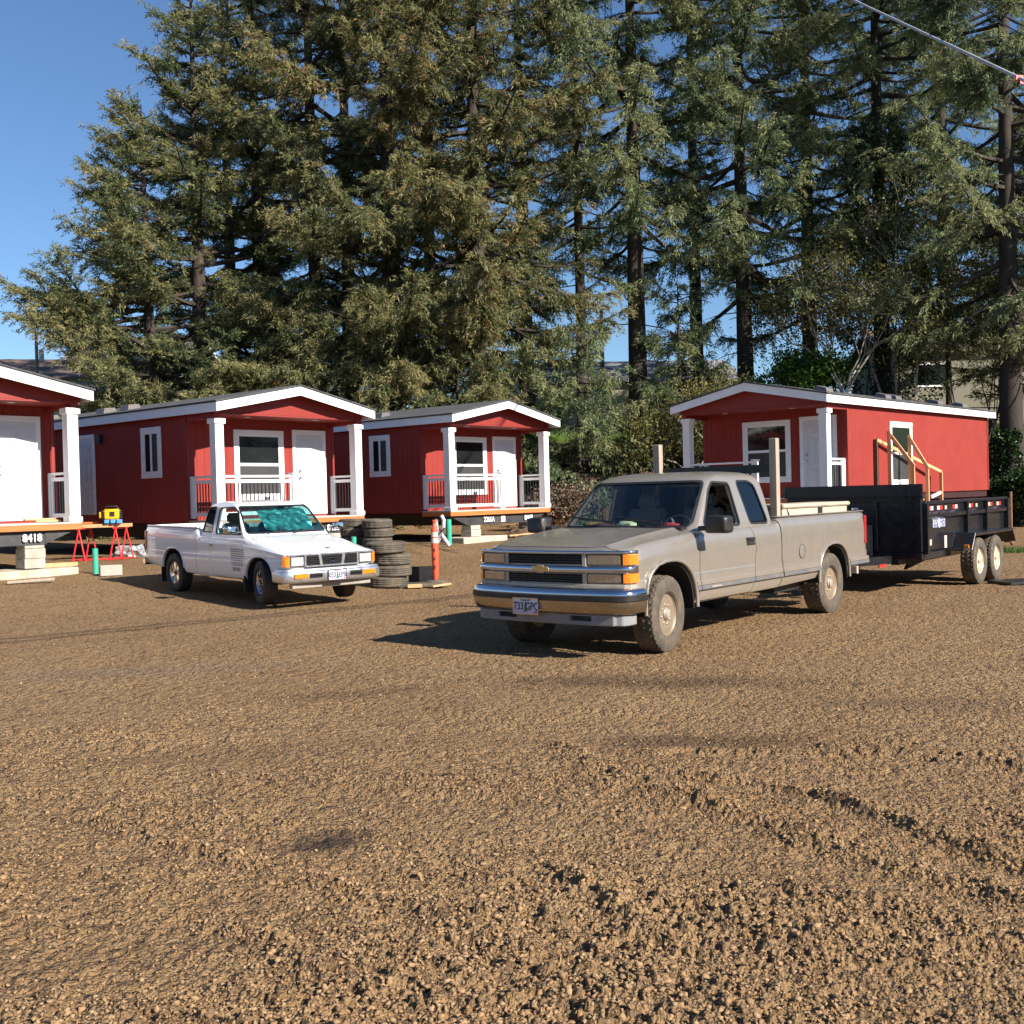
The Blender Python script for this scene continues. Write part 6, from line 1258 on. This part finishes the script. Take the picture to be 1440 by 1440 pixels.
broad('alder_tree', px(1205, 42.3), 42.3, (4.8, 3.0, 7.6), 44, 'pale-branched alder with thin yellowing leaves in front of the ivy trunk', LEAFY, BARKL, 11000, .12, 'tree', 'leafless and thin alders', trunks=4, depth=5, spread=.75)
broad('alder_tree', px(1270, 43.4), 43.4, (5.2, 3.4, 9.5), 45, 'taller bare pale alder, branching over the ivy-wrapped trunk', LEAFY, BARKL, 6500, .11, 'tree', 'leafless and thin alders', trunks=3, depth=5, spread=.7)
broad('alder_tree', px(1375, 41.2), 41.2, (3.4, 3.0, 9.5), 46, 'bare dark-limbed alder left of the rightmost trunk', LEAFY, BARK, 5000, .11, 'tree', 'leafless and thin alders', trunks=3, depth=5, spread=.65)
broad('bramble', px(795, 37.5), 37.5, (1.8, 1.2, 1.7), 47, 'tangle of brown bramble canes beside the deck of the cabin marked 2266A', DEADF, mat('bramble_cane', (.22, .12, .08), .9, var=.4), 6000, .09, 'bramble', None, trunks=12, depth=3, spread=1.0)
broad('green_shrub', px(1432, 38.3), 38.3, (1.5, 1.3, 1.6), 48, 'dark glossy shrub beside the far corner of the sunlit cabin', IVY, BARK, 14000, .13)
broad('green_shrub', px(1480, 37.6), 37.6, (1.8, 1.4, 1.8), 52, 'dark shrub mass at the very right edge of the photo', IVY, BARK, 14000, .13)
broad('green_shrub', px(60, 46), 46, (3.5, 2.0, 2.6), 49, 'sparse twiggy shrub on the left skyline over the left cabin\'s roof', DEADF, BARK, 1800, .10)
broad('green_shrub', px(130, 43.5), 43.5, (2.8, 2.0, 2.4), 50, 'brown-leaved shrub between the two left cabin roofs', DEADF, BARK, 5000, .10)
# ivy columns hugging trunks
def ivy(x, y, h, r0, seed, label):
    rng = np.random.default_rng(seed); z0 = gz(x, y) - .2; n = int(5200 * h / 5); t = thing('ivy', (x, y, z0), 0, label, 'ivy', 'ivy climbing the trunks'); C = Cloud()
    z = rng.random(n) * h; a = rng.uniform(0, 2 * PI, n); lum = 1 + .45 * np.sin(a * 3 + z * 1.3) * np.sin(z * 2.1 + seed); r = r0 * (1 - .55 * (z / h) ** 1.5) * lum * np.sqrt(rng.uniform(.45, 1.0, n)) + .05
    P = np.stack([r * np.cos(a), r * np.sin(a), z], 1); D = np.stack([np.cos(a), np.sin(a), rng.uniform(-1, .3, n)], 1) + rng.normal(0, .5, (n, 3)); C.add(P, D, rng.uniform(.08, .17, n), rng.uniform(.035, .06, n), rng.beta(2, 3, n))
    me = C.mesh('foliage', rng, True); me.materials.append(IVY); o = bpy.data.objects.new('foliage', me); COL.objects.link(o); o.parent = t
    st = MB(); 
    for k in range(5): aa = k * 1.26; st.tube([(r0 * .35 * math.cos(aa + zz * .4), r0 * .35 * math.sin(aa + zz * .4), zz) for zz in [h * .8 * q / 6 for q in range(7)]], .03, 4)
    st.build('stems', BARK, t)
ivy(px(1245, 45.0), 45.0, 12.5, 1.9, 61, 'dense dark ivy column round the tall trunk behind the sunlit cabin')
ivy(px(1418, 39.3), 39.3, 3.6, .75, 62, 'thin ivy on the rightmost stout trunk')
# grass tufts
def grass(name, x, y, w, d, n, hh, label):
    rng = np.random.default_rng(7); C = Cloud(); X = x + rng.normal(0, w, n); Y = y + rng.normal(0, d, n); P = np.stack([X, Y, terr(X, Y)], 1); D = rng.normal(0, .35, (n, 3)) + np.array([0, 0, 1]); C.add(P, D, rng.uniform(.6, 1.2, n) * hh, np.full(n, .012), rng.random(n)); me = C.mesh(name, rng); me.materials.append(LEAFG); o = bpy.data.objects.new(name, me); COL.objects.link(o); tag(o, label, 'grass', kind='stuff')
grass('grass', 11.6, 25.6, .5, .25, 900, .16, 'small tuft of bright grass beyond the trailer tail')
# ------------------------------------------------ pieces that stand apart become parts of their own
def split_parts(o, margin=.012):
    me = o.data; n = len(me.vertices); par = list(range(n))
    def find(a):
        while par[a] != a: par[a] = par[par[a]]; a = par[a]
        return a
    ed = np.empty(len(me.edges) * 2, np.int32); me.edges.foreach_get('vertices', ed)
    for a, b in ed.reshape(-1, 2).tolist():
        a, b = find(a), find(b)
        if a != b: par[a] = b
    lab = np.array([find(i) for i in range(n)]); u, lab = np.unique(lab, return_inverse=True); k = len(u)
    if k < 2 or k > 400: return 1
    co = np.empty(n * 3, np.float32); me.vertices.foreach_get('co', co); co = co.reshape(-1, 3)
    bb = np.array([(*co[lab == i].min(0), *co[lab == i].max(0)) for i in range(k)]); g = list(range(k))
    def fg(a):
        while g[a] != a: a = g[a]
        return a
    for i in range(k):
        for j in range(i + 1, k):
            if (bb[i, :3] - margin <= bb[j, 3:]).all() and (bb[j, :3] - margin <= bb[i, 3:]).all():
                a, b = fg(i), fg(j)
                if a != b: g[a] = b
    G = [fg(i) for i in range(k)]; gs = sorted(set(G))
    if len(gs) < 2: return 1
    vg = np.array([gs.index(G[l]) for l in lab])
    for gi in range(len(gs)):
        bm = bmesh.new(); bm.from_mesh(me); bm.verts.ensure_lookup_table(); bmesh.ops.delete(bm, geom=[bm.verts[i] for i in np.nonzero(vg != gi)[0].tolist()], context='VERTS')
        if gi == 0: m0 = bm
        else:
            m = me.copy(); bm.to_mesh(m); bm.free(); c = o.copy(); c.data = m; COL.objects.link(c); c.parent = o.parent
    m = me.copy(); m0.to_mesh(m); m0.free(); o.data = m
    return len(gs)
SKIP = ('gravel', 'grass', 'trunk', 'crown', 'leaves', 'foliage', 'stems', 'boards', 'deck', 'door_stripes', 'plate_', 'stencil', 'badge', 'window_decal', 'ground', 'chassis', 'body', 'cab', 'bed', 'roof', 'soffit', 'grille_bars', 'door_panel', 'balusters', 'steel_frame', 'tongue', 'emblem', 'sash')
for o in list(bpy.data.objects):
    if o.type == 'MESH' and o.parent and not o.children and not any(o.name.startswith(s) for s in SKIP):
        k = split_parts(o)
        if k > 1: print('SPLIT', o.name, k)
